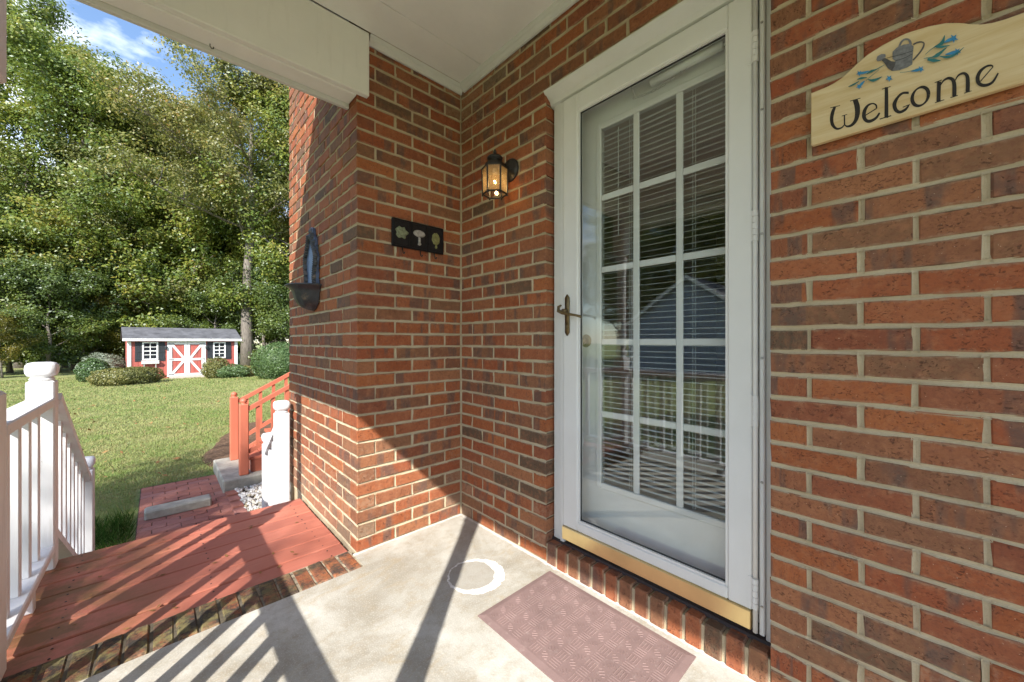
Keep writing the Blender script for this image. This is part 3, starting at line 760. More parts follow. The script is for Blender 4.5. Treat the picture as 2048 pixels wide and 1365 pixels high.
mb.lathe([(0.0, 0.008), (0.020, 0.008), (0.029, 0.005), (0.031, 0.0)], kc, (-1, 0, 0), 24); mb.lathe([(0.011, 0.006), (0.010, 0.022), (0.020, 0.030), (0.0255, 0.042), (0.022, 0.054), (0.0, 0.058)], kc, (-1, 0, 0), 24)
mb.build('door_knob', 'antique_brass', ed, True)
# the dim room behind the door
mb = MB(); mb.box((0.245, -2.9, 0.0), (4.0, 0.0 - 0.12, 2.6)); mb.f = [tuple(reversed(q)) for q in mb.f]
rm = mb.build('room', 'interior', house)
# room box would close the doorway: leave its front open
rm.data.clear_geometry(); fsr = [q for i, q in enumerate(mb.f) if i != 5]
rm.data.from_pydata(mb.v, [], fsr); rm.data.materials.clear(); rm.data.materials.append(MAT['interior']); rm.data.update()

# ------------------------------------------------------------------ porch ceiling, beam, roof
pc = thing('porch_ceiling', None, None, (-0.9, -0.9, 2.645), parent=house)
seams = [-0.035, -0.245, -1.465, -2.685, -3.75]
for y1, y0 in zip(seams[:-1], seams[1:]):
    MB().bbox((-1.868, y0 + 0.0016, 2.645), (-0.002, y1 - 0.0016, 2.655), 0.0022).build('panel', 'ceiling_white', pc)
def crown(prof, ext, n):
    m_ = MB(); m_.prism(prof, ext, 0); m_.build('crown_trim', 'trim_white', pc)
pf = [(0.0, 0.0), (0.010, 0.0), (0.012, 0.012), (0.024, 0.022), (0.026, 0.030), (0.036, 0.040), (0.036, 0.0445), (0.0, 0.0445)]
crown([(-0.001 - a, -0.0375, 2.600 + b) for a, b in pf], (0, -3.70, 0), 0)
crown([(-0.585, -0.001 - a, 2.600 + b) for a, b in pf], (0.583, 0, 0), 0)
bm = thing('porch_beam', None, None, (-1.25, 0.04, 2.32), parent=house)
MB().bbox((-1.90, -0.034, 2.322), (-0.592, -0.0015, 2.6435), 0.003).build('face_board', 'beam_white', bm)
MB().bbox((-1.90, -0.001, 2.318), (-0.6445, 0.098, 2.56), 0.003).build('soffit_board', 'ceiling_white', bm)
MB().bbox((-1.96, 0.0985, 2.296), (-0.6445, 0.122, 2.56), 0.003).build('fascia', 'trim_white', bm)
MB().bbox((-1.895, -3.75, 2.322), (-1.870, -0.0345, 2.6435), 0.003).build('face_board', 'beam_white', bm)
MB().bbox((-1.90, -3.75, 2.318), (-1.71, -0.0345, 2.3215), 0.001).build('soffit_board', 'ceiling_white', bm)
MB().bbox((-1.735, -3.75, 2.322), (-1.71, -0.0345, 2.6435), 0.003).build('face_board', 'beam_white', bm)
hk = onplane(2, 2.318, 420, 88)
MB().tube([(hk[0], hk[1], 2.320), (hk[0], hk[1], 2.308), (hk[0] + .006, hk[1], 2.300), (hk[0] + .012, hk[1], 2.304), (hk[0] + .012, hk[1], 2.311)], 0.0018, 6).build('hook', 'black_metal', bm)
k_ = 0.587; XE, ZE, YF = -2.15, 2.246, 0.213
rf = thing('porch_roof', None, None, (-2.15, YF, 2.2), parent=house)
def slope(x, off): return ZE + off + k_ * (x - XE)
MB().prism([(XE, YF, slope(XE, 0.24)), (0.0, YF, slope(0, 0.24)), (0.0, YF, slope(0, 0.30)), (XE - 0.03, YF, slope(XE - 0.03, 0.30))], (0, -4.3, 0), 'y').build('roof_deck', 'shingle', rf)
MB().prism([(XE, YF - 0.001, ZE), (0.0, YF - 0.001, slope(0, 0)), (0.0, YF - 0.001, slope(0, 0.238)), (XE, YF - 0.001, slope(XE, 0.238))], (0, -0.025, 0), 'y').build('rake_board', 'trim_white', rf)
MB().box((XE, YF - 0.027, ZE), (XE + 0.025, -4.0, ZE + 0.236)).build('fascia', 'trim_white', rf)
MB().box((XE + 0.026, YF - 0.03, ZE + 0.02), (-1.901, -4.0, ZE + 0.032)).build('soffit', 'trim_white', rf)
MB().box((-1.96, 0.1225, 2.40), (-0.645, 0.150, 2.80)).build('gable_wall', 'trim_white', rf)
MB().prism([(-1.93, 0.10, 2.562), (-0.646, 0.10, 2.562), (-0.646, 0.10, 3.3), (-1.0, 0.10, 3.08)], (0, 0.022, 0), 'y').build('gable_board', 'trim_white', rf)

# ------------------------------------------------------------------ turned porch posts and railings
def post_profile():
    return [(0.056, 0.905), (0.046, 0.925), (0.040, 0.93), (0.052, 0.95), (0.056, 0.965), (0.052, 0.98), (0.038, 0.995), (0.042, 1.01), (0.048, 1.03), (0.047, 1.06),
            (0.043, 1.20), (0.046, 1.215), (0.043, 1.23), (0.041, 1.42), (0.044, 1.44), (0.041, 1.46), (0.042, 1.70), (0.047, 1.78), (0.049, 1.81), (0.038, 1.825), (0.052, 1.84), (0.056, 1.86), (0.052, 1.875), (0.040, 1.885), (0.046, 1.895), (0.057, 1.915)]
def porch_post(x, y, label, zb=0.0):
    t = thing('porch_post', label, 'post', (x, y, zb), group='turned porch posts')
    MB().bbox((x - 0.06, y - 0.06, zb), (x + 0.06, y + 0.06, 0.915), 0.010).build('base', 'white_paint', t)
    MB().lathe(post_profile(), (x, y, 0), n=24).build('turned_shaft', 'white_paint', t, True)
    MB().bbox((x - 0.06, y - 0.06, 1.905), (x + 0.06, y + 0.06, 2.3175), 0.010).build('head', 'white_paint', t)
porch_post(-1.80, 0.028, 'white turned porch post where the wooden deck meets the concrete floor')
porch_post(-1.80, -1.765, 'white turned porch post standing on the concrete floor across from the door')
porch_post(-1.80, -3.60, 'white turned porch post at the far end of the porch floor')

def cap(t, x, y, z, s=1.0):
    """squared ball cap on a short neck"""
    mb = MB()
    rings = [(0.030, 0.0, 2), (0.038, 0.004, 3), (0.040, 0.010, 4), (0.036, 0.016, 3), (0.034, 0.019, 3), (0.045, 0.026, 4), (0.050, 0.040, 5), (0.051, 0.058, 6), (0.049, 0.076, 5), (0.042, 0.086, 4), (0.028, 0.090, 3)]
    n = 24; vs = []; fs = []
    for r_, h, p_ in rings:
        for j in range(n):
            a = 2 * math.pi * j / n; ca, sa = math.cos(a), math.sin(a)
            q = (abs(ca) ** p_ + abs(sa) ** p_) ** (-1 / p_)
            vs.append((x + r_ * s * q * ca, y + r_ * s * q * sa, z + h * s))
    for i in range(len(rings) - 1):
        for j in range(n): fs.append((i * n + j, i * n + (j + 1) % n, (i + 1) * n + (j + 1) % n, (i + 1) * n + j))
    fs.append(tuple(range((len(rings) - 1) * n, len(rings) * n)))
    mb.add(vs, fs); return mb
def sq_post(t, x, y, z0, z1, w=0.09, mat='white_paint'):
    MB().bbox((x - w / 2, y - w / 2, z0), (x + w / 2, y + w / 2, z1), 0.006).build('post', mat, t)
    cap(t, x, y, z1 - 0.001, w / 0.09).build('post_cap', mat, t, True)
RX = -1.785
def level_rail(name, label, y0, y1, bal, zt=0.803, group=None, feet=()):
    t = thing(name, label, 'railing', (RX, (y0 + y1) / 2, 0), group=group)
    MB().bbox((RX - 0.045, y0, zt - 0.042), (RX + 0.045, y1, zt), 0.005).build('handrail', 'white_paint', t)
    MB().bbox((RX - 0.045, y0, 0.062), (RX + 0.045, y1, 0.10), 0.005).build('bottom_rail', 'white_paint', t)
    for y in bal: MB().bbox((RX - 0.019, y - 0.019, 0.1005), (RX + 0.019, y + 0.019, zt - 0.0425), 0.003).build('baluster', 'white_paint', t)
    for y in feet: MB().bbox((RX - 0.04, y - 0.02, -0.018), (RX + 0.04, y + 0.02, 0.0615), 0.003).build('foot_block', 'white_paint', t)
    return t
level_rail('porch_railing', 'white porch railing over concrete floor between two turned posts', -1.704, -0.033, [-0.848 + 0.1525 * i for i in range(-5, 6)], feet=(-0.87,))
level_rail('porch_railing', 'white porch railing at the far end of the concrete floor', -3.539, -1.826, [-3.44 + 0.1525 * i for i in range(0, 11)], feet=(-2.7,))
lr = level_rail('deck_railing', 'white deck railing with square capped posts running down the steps beside the lawn', 0.089, 0.874, [0.25, 0.41, 0.57, 0.73], feet=(0.50,))
sq_post(lr, RX, 0.92, -0.018, 0.885)
sq_post(lr, RX + 0.02, 2.17, gz(-1.765, 2.17), 0.145)
def raked(t, x, ya, za, yb, zb, nb, drop, w=0.09):
    MB().bar((x, ya, za), (x, yb, zb), w, 0.038).build('handrail', 'white_paint', t)
    MB().bar((x, ya, za - drop), (x, yb, zb - drop), w * 0.6, 0.036).build('bottom_rail', 'white_paint', t)
    for i in range(nb):
        f_ = (i + 0.6) / (nb + 0.2); y = ya + (yb - ya) * f_; zt = za + (zb - za) * f_
        MB().bbox((x - 0.019, y - 0.019, zt - drop + 0.008), (x + 0.019, y + 0.019, zt - 0.012), 0.002).build('baluster', 'white_paint', t)
raked(lr, RX + 0.01, 0.966, 0.80, 2.124, 0.085, 8, 0.66)
rr = thing('step_railing', 'short white step railing with capped posts against the brick wall', 'railing', (-0.71, 1.5, -0.6))
sq_post(rr, -0.7155, 1.245, -0.205, 0.549); sq_post(rr, -0.700, 1.76, gz(-0.7, 1.76), 0.218)
raked(rr, -0.708, 1.291, 0.46, 1.714, 0.165, 3, 0.52, 0.075)

# ------------------------------------------------------------------ wooden deck and its steps
dk = thing('wooden_deck', 'red painted plank deck with steps down to the brick path', 'deck', (-1.2, 0.5, -0.6))
y = 0.060; i = 0
while y < 0.95:
    w_ = 0.1285; dz = rnd.uniform(-.0015, .0015)
    MB().bbox((-1.93, y, -0.046 + dz), (-WB - 0.012, y + w_, -0.018 + dz), 0.005).build('board', 'deck_paint', dk); y += w_ + 0.0055
yend = y - 0.0055
mb = MB(); y = 0.060
while y < 0.95:
    for xj in (-1.66, -1.20, -0.74):
        for fy in (0.25, 0.75): mb.lathe([(0.0, 0.0007), (0.003, 0.0007), (0.0042, -0.001)], (xj + rnd.uniform(-.008, .008), y + 0.1285 * fy + rnd.uniform(-.004, .004), -0.0165), n=8)
    y += 0.134
mb.build('screws', 'threshold', dk)['kind'] = 'stuff'
MB().box((-1.90, 0.08, -0.63), (-0.66, yend - 0.03, -0.0475)).build('frame', 'deck_paint', dk)
for j, (ya, yb, z) in enumerate(((yend + 0.002, yend + 0.29, -0.205), (yend + 0.292, yend + 0.58, -0.41))):
    for q in range(2):
        MB().bbox((-1.83, ya + q * 0.145, z - 0.03), (-0.655, ya + q * 0.145 + 0.140, z), 0.005).build('tread', 'deck_paint', dk)
    MB().box((-1.80, ya + 0.001, gz(-1, 1.5) + 0.001), (-0.67, yb - 0.03, z - 0.0305)).build('riser', 'deck_paint', dk)

r = np.random.default_rng(77); n = 26
dp_ = np.c_[r.uniform(-1.7, -0.75, n), r.uniform(0.1, 0.9, n), np.full(n, -0.0125)]
tag(link_mesh('leaf_litter', leaves_mesh('leaf_litter', dp_, 0.022, 'dry_leaf', 78, 6.0)), 'tiny dry leaf scraps lying on the red deck', 'leaves', kind='stuff')

# ------------------------------------------------------------------ path, block, pad, gravel, orange steps
PZ = -0.625
path = MB().box((-1.525, 1.55, PZ - 0.06), (-0.80, 4.20, PZ - 0.005)).build('brick_path', 'joint_sand'); tag(path, 'red brick paver path leading from the deck steps across the lawn', 'path', kind='structure')
pv = []
for s in range(4):
    mb = MB(); mb.bbox((-0.0985, -0.0485, -0.05), (0.0985, 0.0485, 0), 0.005); r_ = random.Random(s + 9)
    me = bpy.data.meshes.new('paver'); me.from_pydata([(a + r_.uniform(-.0015, .0015), b + r_.uniform(-.0015, .0015), c + r_.uniform(-.001, .001)) for a, b, c in mb.v], [], mb.f); me.materials.append(MAT['paver']); me.update(); pv.append(me)
def put_paver(x, y, rz, sx=1.0):
    o = bpy.data.objects.new('paver', rnd.choice(pv)); COL.objects.link(o); o.parent = path
    o.location = (x, y, PZ + rnd.uniform(-.004, .003)); o.scale = (sx, 1, 1); o.rotation_euler = (rnd.uniform(-.012, .012), rnd.uniform(-.012, .012), rz + rnd.uniform(-.015, .015))
yy = 1.62; row = 0
while yy < 4.16:
    x = -1.42 + (0.1 if row % 2 else 0.0)
    put_paver(-1.4705 if row % 2 else -0.8695, yy, 0.0, 0.49)
    while x < -0.89: put_paver(x, yy, 0.0); x += 0.2
    yy += 0.1; row += 1
yy = 1.64
while yy < 3.32:                                             # soldier edge along the gravel
    o = bpy.data.objects.new('paver', rnd.choice(pv)); COL.objects.link(o); o.parent = path
    o.location = (-0.785, yy, PZ + 0.03); o.rotation_euler = (0, R(6), R(90) + rnd.uniform(-.02, .02)); yy += 0.2
mb = MB(); mb.bbox((-1.475, 3.035, PZ - 0.006), (-0.97, 3.19, PZ + 0.085), 0.014)
blk = mb.build('concrete_block', 'sidewalk'); tag(blk, 'weathered concrete block lying across the brick path', 'block'); blk.location = (0, 0, 0); blk.rotation_euler = (0, 0, 0)
mb = MB(); mb.bbox((-0.845, 3.36, -0.70), (1.6, 4.42, -0.495), 0.012); pad = mb.build('concrete_pad', 'sidewalk'); tag(pad, 'stained concrete pad under the orange wooden steps', 'slab')
mul = MB(); n = 26
pts = [(-0.86 + 0.03 * math.sin(i * 2.1), 3.42 + i * 0.11) for i in range(12)]
vs = []
for i in range(13):
    y = 4.05 + i * 0.30; xl = -0.80 + 0.05 * math.sin(i * 1.3) + 0.10 * max(0, i - 5)
    vs += [(xl - 0.12, y, gz(0, y) - 0.02), (xl, y, gz(0, y) + 0.035), (2.4, y, gz(0, y) + 0.06)]
fs = [(3 * i + q, 3 * i + q + 1, 3 * i + q + 4, 3 * i + q + 3) for i in range(12) for q in range(2)]
mul.add(vs, fs); mo = mul.build('mulch_bed', 'mulch', None, True); tag(mo, 'brown mulch bed along the house behind the orange steps', 'mulch', kind='structure')
gb = MB().add([(-0.76, 1.2, gz(0, 2) + 0.012), (2.4, 1.2, gz(0, 2) + 0.012), (2.4, 3.359, gz(0, 3) + 0.012), (-0.76, 3.359, gz(0, 3) + 0.012)], [(0, 1, 2, 3)]).build('gravel_bed', 'joint_sand'); tag(gb, 'bed of soil under the white gravel beside the path', 'bed', kind='structure')
rg = np.random.default_rng(5)
ico_v = np.array([(0, 0, 1), (.89, 0, .45), (.28, .85, .45), (-.72, .53, .45), (-.72, -.53, .45), (.28, -.85, .45), (.72, .53, -.45), (-.28, .85, -.45), (-.89, 0, -.45), (-.28, -.85, -.45), (.72, -.53, -.45), (0, 0, -1)])
ico_f = np.array([(0, 1, 2), (0, 2, 3), (0, 3, 4), (0, 4, 5), (0, 5, 1), (1, 6, 2), (2, 7, 3), (3, 8, 4), (4, 9, 5), (5, 10, 1), (6, 7, 2), (7, 8, 3), (8, 9, 4), (9, 10, 5), (10, 6, 1), (11, 7, 6), (11, 8, 7), (11, 9, 8), (11, 10, 9), (11, 6, 10)])
NG = 2600
gx = rg.uniform(-0.74, 0.35, NG); gy = rg.uniform(1.9, 3.35, NG); sc = rg.uniform(0.010, 0.024, NG)
ang = rg.uniform(0, 6.28, NG); V = []
for i in range(NG):
    q = ico_v * sc[i] * rg.uniform(0.6, 1.2, 3) * (1 + rg.uniform(-.18, .18, (12, 1)))
    c_, s_ = math.cos(ang[i]), math.sin(ang[i]); q = q @ np.array([[c_, s_, 0], [-s_, c_, 0], [0, 0, 1]])
    V.append(q + (gx[i], gy[i], gz(0, gy[i]) + 0.015 + rg.uniform(0, 0.028)))
me = np_mesh('gravel', np.concatenate(V), (ico_f[None] + 12 * np.arange(NG)[:, None, None]).reshape(-1, 3), 'stones')
tag(link_mesh('gravel', me), 'white gravel stones between the brick path and the wall', 'gravel', kind='stuff')

os_ = thing('orange_steps', 'orange painted wooden steps with two railings on the concrete pad', 'steps', (0, 3.9, -0.495))
for i in range(5):
    x0 = -0.56 + 0.275 * i; z = -0.315 + 0.18 * i
    for q in range(2): MB().bbox((x0 + q * 0.142 - 0.02, 3.50, z - 0.035), (x0 + q * 0.142 + 0.117, 4.23, z), 0.004).build('tread', 'orange_paint', os_)
    MB().box((x0, 3.53, -0.4945 if i == 0 else z - 0.179), (x0 + 0.03, 4.20, z - 0.0355)).build('riser', 'orange_paint', os_)
for y in (3.53, 4.20):
    MB().prism([(-0.55, y - 0.02, -0.4948), (1.1, y - 0.02, -0.4948), (1.1, y - 0.02, 0.37), (0.70, y - 0.02, 0.37), (-0.55, y - 0.02, -0.36)], (0, 0.04, 0), 'y').build('stringer', 'orange_paint', os_)
for y in (3.48, 4.25):
    rl = thing('side_railing', None, None, (-0.64, y, -0.495), parent=os_)
    for x, z0, z1 in ((-0.64, -0.495, 0.335), (0.72, -0.495, 1.08)):
        MB().bbox((x - 0.045, y - 0.045, z0), (x + 0.045, y + 0.045, z1), 0.008).build('post', 'orange_paint', rl)
        MB().lathe([(0.030, 0.0), (0.024, 0.010), (0.034, 0.026), (0.036, 0.042), (0.026, 0.058), (0.008, 0.068), (0.0, 0.069)], (x, y, z1 - 0.001), n=16).build('finial', 'orange_paint', rl, True)
    MB().bar((-0.596, y, 0.27), (0.676, y, 0.96), 0.06, 0.045).build('handrail', 'orange_paint', rl)
    MB().bar((-0.596, y, -0.24), (0.676, y, 0.45), 0.04, 0.045).build('bottom_rail', 'orange_paint', rl)
    for i in range(8):
        x = -0.50 + i * 0.155; zr = 0.27 + (x + 0.596) * 0.5425
        MB().box((x - 0.018, y - 0.018, zr - 0.49), (x + 0.018, y + 0.018, zr - 0.026)).build('baluster', 'orange_paint', rl)

# ------------------------------------------------------------------ wall lantern
ln = thing('wall_lantern', 'black hexagonal wall lantern with a lit bulb on the brick wall', 'lantern', (-0.002, -0.455, 1.985))
LX, LY = -0.125, -0.470
MB().lathe([(0.0, 0.030), (0.012, 0.030), (0.018, 0.022), (0.040, 0.018), (0.046, 0.012), (0.056, 0.010), (0.061, 0.004), (0.061, -0.004)], (-0.004, -0.455, 1.985), (-1, 0, 0), 28).build('backplate', 'black_metal', ln, True)
MB().tube([(-0.03, -0.455, 1.985), (-0.06, -0.458, 2.000), (-0.095, -0.463, 2.002), (-0.118, LY + .002, 1.992)], [0.010, 0.008, 0.008, 0.010], 10).build('arm', 'black_metal', ln, True)
MB().lathe([(0.052, 1.951), (0.055, 1.960), (0.050, 1.974), (0.038, 1.984), (0.022, 1.990), (0.020, 1.994), (0.038, 1.998), (0.041, 2.005), (0.034, 2.014), (0.014, 2.021), (0.006, 2.024), (0.009, 2.032), (0.009, 2.040), (0.0, 2.054)], (LX, LY, 0), n=24).build('roof_cap', 'black_metal', ln, True)
ch = MB(); hexa = [(math.cos(R(60 * i + 15)), math.sin(R(60 * i + 15))) for i in range(6)]
rt, rb, zt, zb = 0.066, 0.062, 1.951, 1.822
for i, (c_, s_) in enumerate(hexa):
    c2, s2 = hexa[(i + 1) % 6]
    ch.tube([(LX + rt * c_, LY + rt * s_, zt), (LX + rb * c_, LY + rb * s_, zb)], 0.0042, 6)
    ch.tube([(LX + rt * c_, LY + rt * s_, zt), (LX + rt * c2, LY + rt * s2, zt)], 0.0042, 6)
    ch.tube([(LX + rb * c_, LY + rb * s_, zb), (LX + rb * c2, LY + rb * s2, zb)], 0.0042, 6)
    ch.tube([(LX + rb * c_, LY + rb * s_, zb), (LX + rb * c_, LY + rb * s_, zb - 0.010)], 0.0045, 6)
ch.build('cage', 'black_metal', ln)
MB().add([(LX + rt * c_, LY + rt * s_, zt + .002) for c_, s_ in hexa], [(0, 1, 2, 3, 4, 5)]).build('cage_top', 'black_metal', ln)
for i, (c_, s_) in enumerate(hexa):
    c2, s2 = hexa[(i + 1) % 6]; g = 0.985
    MB().add([(LX + g * rb * c_, LY + g * rb * s_, zb), (LX + g * rb * c2, LY + g * rb * s2, zb), (LX + g * rt * c2, LY + g * rt * s2, zt), (LX + g * rt * c_, LY + g * rt * s_, zt)], [(0, 1, 2, 3)]).build('pane', 'lantern_glass', ln)
MB().lathe([(0.0, 1.855), (0.012, 1.858), (0.022, 1.870), (0.025, 1.885), (0.020, 1.903), (0.012, 1.918), (0.011, 1.928)], (LX, LY, 0), n=18).build('bulb', 'bulb_glass', ln, True)
MB().lathe([(0.012, 1.926), (0.012, 1.951)], (LX, LY, 0), n=14).build('socket', 'plaque_pale', ln, True)
MB().tube([(LX - 0.010, LY - 0.008, 1.884), (LX, LY, 1.889), (LX + 0.010, LY + 0.008, 1.884)], 0.0035, 6).build('filament', 'filament', ln)
ld = bpy.data.lights.new('lantern_light', 'POINT'); ld.energy = 0.14; ld.color = (1.0, 0.68, 0.34); ld.shadow_soft_size = 0.012
lo = bpy.data.objects.new('lantern_light', ld); lo.location = (LX, LY, 1.872); COL.objects.link(lo); lo.parent = ln; lo.matrix_parent_inverse = WM[ln].inverted()

# ------------------------------------------------------------------ plaque with three shells and hooks
pq = thing('key_plaque', 'small black plaque with three raised vegetables and hooks on the brick', 'plaque', (-0.30, -0.006, 1.59))
MB().bbox((-0.461, -0.0175, 1.588), (-0.138, -0.0035, 1.741), 0.003).build('board', 'slate', pq)
for i in range(3):
    x0 = -0.461 + 0.1077 * i
    mb = MB()
    for a, b in (((x0 + .007, 1.595), (x0 + .101, 1.600)), ((x0 + .007, 1.729), (x0 + .101, 1.734)), ((x0 + .007, 1.6002), (x0 + .012, 1.7288)), ((x0 + .096, 1.6002), (x0 + .101, 1.7288))): mb.box((a[0], -0.0225, a[1]), (b[0], -0.0177, b[1]))
    mb.build('border', 'slate', pq)
def relief(outline, name, mat, y0=-0.0177, d=0.007):
    n = len(outline); cx = sum(p[0] for p in outline) / n; cz = sum(p[1] for p in outline) / n
    vs = [(x, y0, z) for x, z in outline] + [(cx + (x - cx) * .8, y0 - d, cz + (z - cz) * .8) for x, z in outline] + [(cx, y0 - d * 1.25, cz)]
    fs = [(i, (i + 1) % n, n + (i + 1) % n, n + i) for i in range(n)] + [(n + i, n + (i + 1) % n, 2 * n) for i in range(n)]
    MB().add(vs, fs).build(name, mat, pq)
cx = -0.407; relief([(cx + 0.036 * math.cos(a) * (1 + .18 * math.sin(5 * a + 1)), 1.668 + 0.032 * math.sin(a) * (1 + .16 * math.cos(6 * a))) for a in [2 * math.pi * i / 30 for i in range(30)]], 'cabbage', 'plaque_green')
cx = -0.2995; relief([(cx + 0.038 * math.cos(a), 1.680 + 0.021 * math.sin(a) * (1 if math.sin(a) > 0 else .9)) for a in [2 * math.pi * i / 24 for i in range(24)]], 'mushroom', 'plaque_pale')
relief([(cx - .006, 1.661), (cx + .006, 1.661), (cx + .007, 1.63), (cx + .011, 1.618), (cx, 1.612), (cx - .011, 1.618), (cx - .007, 1.63)], 'mushroom_stem', 'plaque_pale')
cx = -0.192; relief([(cx + 0.027 * math.cos(a) * (1 + .06 * math.sin(8 * a)), 1.670 + 0.036 * math.sin(a) * (1 + .05 * math.cos(9 * a))) for a in [2 * math.pi * i / 28 for i in range(28)]], 'artichoke', 'plaque_olive')
relief([(cx - .005, 1.634), (cx + .005, 1.634), (cx + .008, 1.618), (cx, 1.612), (cx - .008, 1.618)], 'artichoke_stem', 'plaque_olive')
for x in (-0.400, -0.292, -0.200):
    MB().tube([(x, -0.012, 1.592), (x, -0.016, 1.572), (x, -0.021, 1.556), (x, -0.032, 1.551), (x, -0.040, 1.560)], [0.0035, 0.003, 0.003, 0.003, 0.0035], 6).build('hook', 'black_metal', pq, True)

# ------------------------------------------------------------------ wall planter (half round basin with tall ornate back)
fo = thing('wall_fountain', 'black cast wall basin on the brick with tall ornate backplate tinted blue as sky sheen', 'wall basin', (-WB - 0.002, 0.715, 1.27))
FY, FXo = 0.715, -WB
n = 22; prof = [(0.0, 0.0), (0.030, 0.003), (0.062, 0.014), (0.092, 0.040), (0.110, 0.075), (0.118, 0.112), (0.134, 0.134), (0.158, 0.146), (0.163, 0.152), (0.158, 0.156), (0.125, 0.150), (0.105, 0.135), (0.07, 0.10), (0.0, 0.06)]
vs = []; fs = []
for r_, h in prof:
    for j in range(n + 1):
        t = math.pi * j / n; flute = 1 + (0.03 * math.cos(14 * t) if 0.01 < h < 0.13 and r_ < .12 else 0)
        vs.append((FXo - 0.004 - r_ * flute * math.sin(t), FY - r_ * flute * math.cos(t), 1.270 + h))
m_ = n + 1
for i in range(len(prof) - 1):
    for j in range(n): fs.append((i * m_ + j, i * m_ + j + 1, (i + 1) * m_ + j + 1, (i + 1) * m_ + j))
MB().add(vs, fs).build('basin', 'cast_iron', fo, True)
half = [(0.112, 1.415), (0.118, 1.44), (0.105, 1.465), (0.112, 1.50), (0.100, 1.53), (0.110, 1.57), (0.118, 1.60), (0.104, 1.625), (0.090, 1.64), (0.082, 1.68), (0.070, 1.72), (0.045, 1.745), (0.040, 1.765), (0.028, 1.795), (0.0, 1.805)]
outl = [(FY + a, z) for a, z in half] + [(FY - a, z) for a, z in half[-2::-1]]
MB().prism([(FXo - 0.003, y, z) for y, z in outl], (-0.016, 0, 0), 'x').build('backplate', 'cast_sky_sheen', fo)
mb = MB()
for sg in (-1, 1):
    for i in range(26):
        t = i / 25; z = 1.42 + t * 0.33; a = 0.098 - 0.012 * math.sin(t * 9) - (0.055 * max(0, t - .6) / .4 if t > .6 else 0)
        mb.lathe([(0.0, 0.024), (0.009, 0.018), (0.013 + 0.004 * math.sin(i * 1.9), 0.0)], (FXo - 0.0185, FY + sg * a, z), (-1, 0, 0), 8)
for y, z, s in ((FY, 1.775, 1.6), (FY - .025, 1.75, 1.2), (FY + .025, 1.75, 1.2), (FY, 1.735, 1.3), (FY - .06, 1.70, 1.1), (FY + .06, 1.70, 1.1)):
    mb.lathe([(0.0, 0.018), (0.010 * s, 0.012), (0.016 * s, 0.0)], (FXo - 0.0185, y, z), (-1, 0, 0), 10)
mb.build('scroll_relief', 'cast_iron', fo, True)
mb = MB()
for i in range(9):
    a = rnd.uniform(0.3, 2.8); r_ = rnd.uniform(.04, .14); x = FXo - r_ * math.sin(a); y = FY - r_ * math.cos(a); d = rnd.uniform(0, 6.3)
    u = Vector((math.cos(d), math.sin(d), .25)) * .022; w_ = Vector((-math.sin(d), math.cos(d), .1)) * .010; c_ = Vector((x, y, 1.425 + rnd.uniform(0, .012)))
    mb.add([c_ - u, c_ + w_, c_ + u, c_ - w_], [(0, 1, 2, 3)])
tag(mb.build('fallen_leaves', 'dry_leaf'), 'dry brown leaves caught on the rim of the wall basin', 'leaves', kind='stuff')

# ------------------------------------------------------------------ welcome sign
sg = thing('welcome_sign', 'pale wooden sign painted with a watering can and lettering on the brick', 'sign', (-0.012, -1.92, 1.63))
SX = -0.0205
def crop(cx, cy): return onplane(0, SX, 1600 + cx / 4.549, 20 + cy / 4.549)
prof = [(-1.734, 1.781), (-1.768, 1.782), (-1.785, 1.785), (-1.800, 1.791), (-1.815, 1.801), (-1.832, 1.814), (-1.852, 1.826), (-1.880, 1.835), (-1.905, 1.839)]
half2 = [(-3.84 - y, z) for y, z in prof[::-1]]
top = prof + [(-1.922, 1.8405)] + half2
poly = [(-1.738, 1.631)] + [(-1.734, 1.635)] + top + [(-2.106, 1.635), (-2.102, 1.631)]
n = len(poly); vs = [(-0.0065, y, z) for y, z in poly] + [(SX + 0.0018, y, z) for y, z in poly]
cy_, cz_ = -1.92, 1.70
vs += [(SX, y + (0.0018 if y < cy_ else -0.0018), z + (0.0018 if z < cz_ else -0.0018)) for y, z in poly]
fs = [(i, (i + 1) % n, n + (i + 1) % n, n + i) for i in range(n)] + [(n + i, n + (i + 1) % n, 2 * n + (i + 1) % n, 2 * n + i) for i in range(n)]
fs += [tuple(range(n))[::-1], tuple(range(2 * n, 3 * n))]
MB().add(vs, fs).build('board', 'sign_wood', sg)
def smooth(pts, wd, per=6):
    P = [Vector(p) for p in pts]; out = []; ow = []
    for i in range(len(P) - 1):
        p0 = P[max(i - 1, 0)]; p1 = P[i]; p2 = P[i + 1]; p3 = P[min(i + 2, len(P) - 1)]
        for q in range(per):
            t = q / per
            out.append(0.5 * ((2 * p1) + (p2 - p0) * t + (2 * p0 - 5 * p1 + 4 * p2 - p3) * t * t + (3 * p1 - p0 - 3 * p2 + p3) * t ** 3)); ow.append(wd[i] + (wd[i + 1] - wd[i]) * t)
    out.append(P[-1]); ow.append(wd[-1]); return out, ow
LAYER = [0]
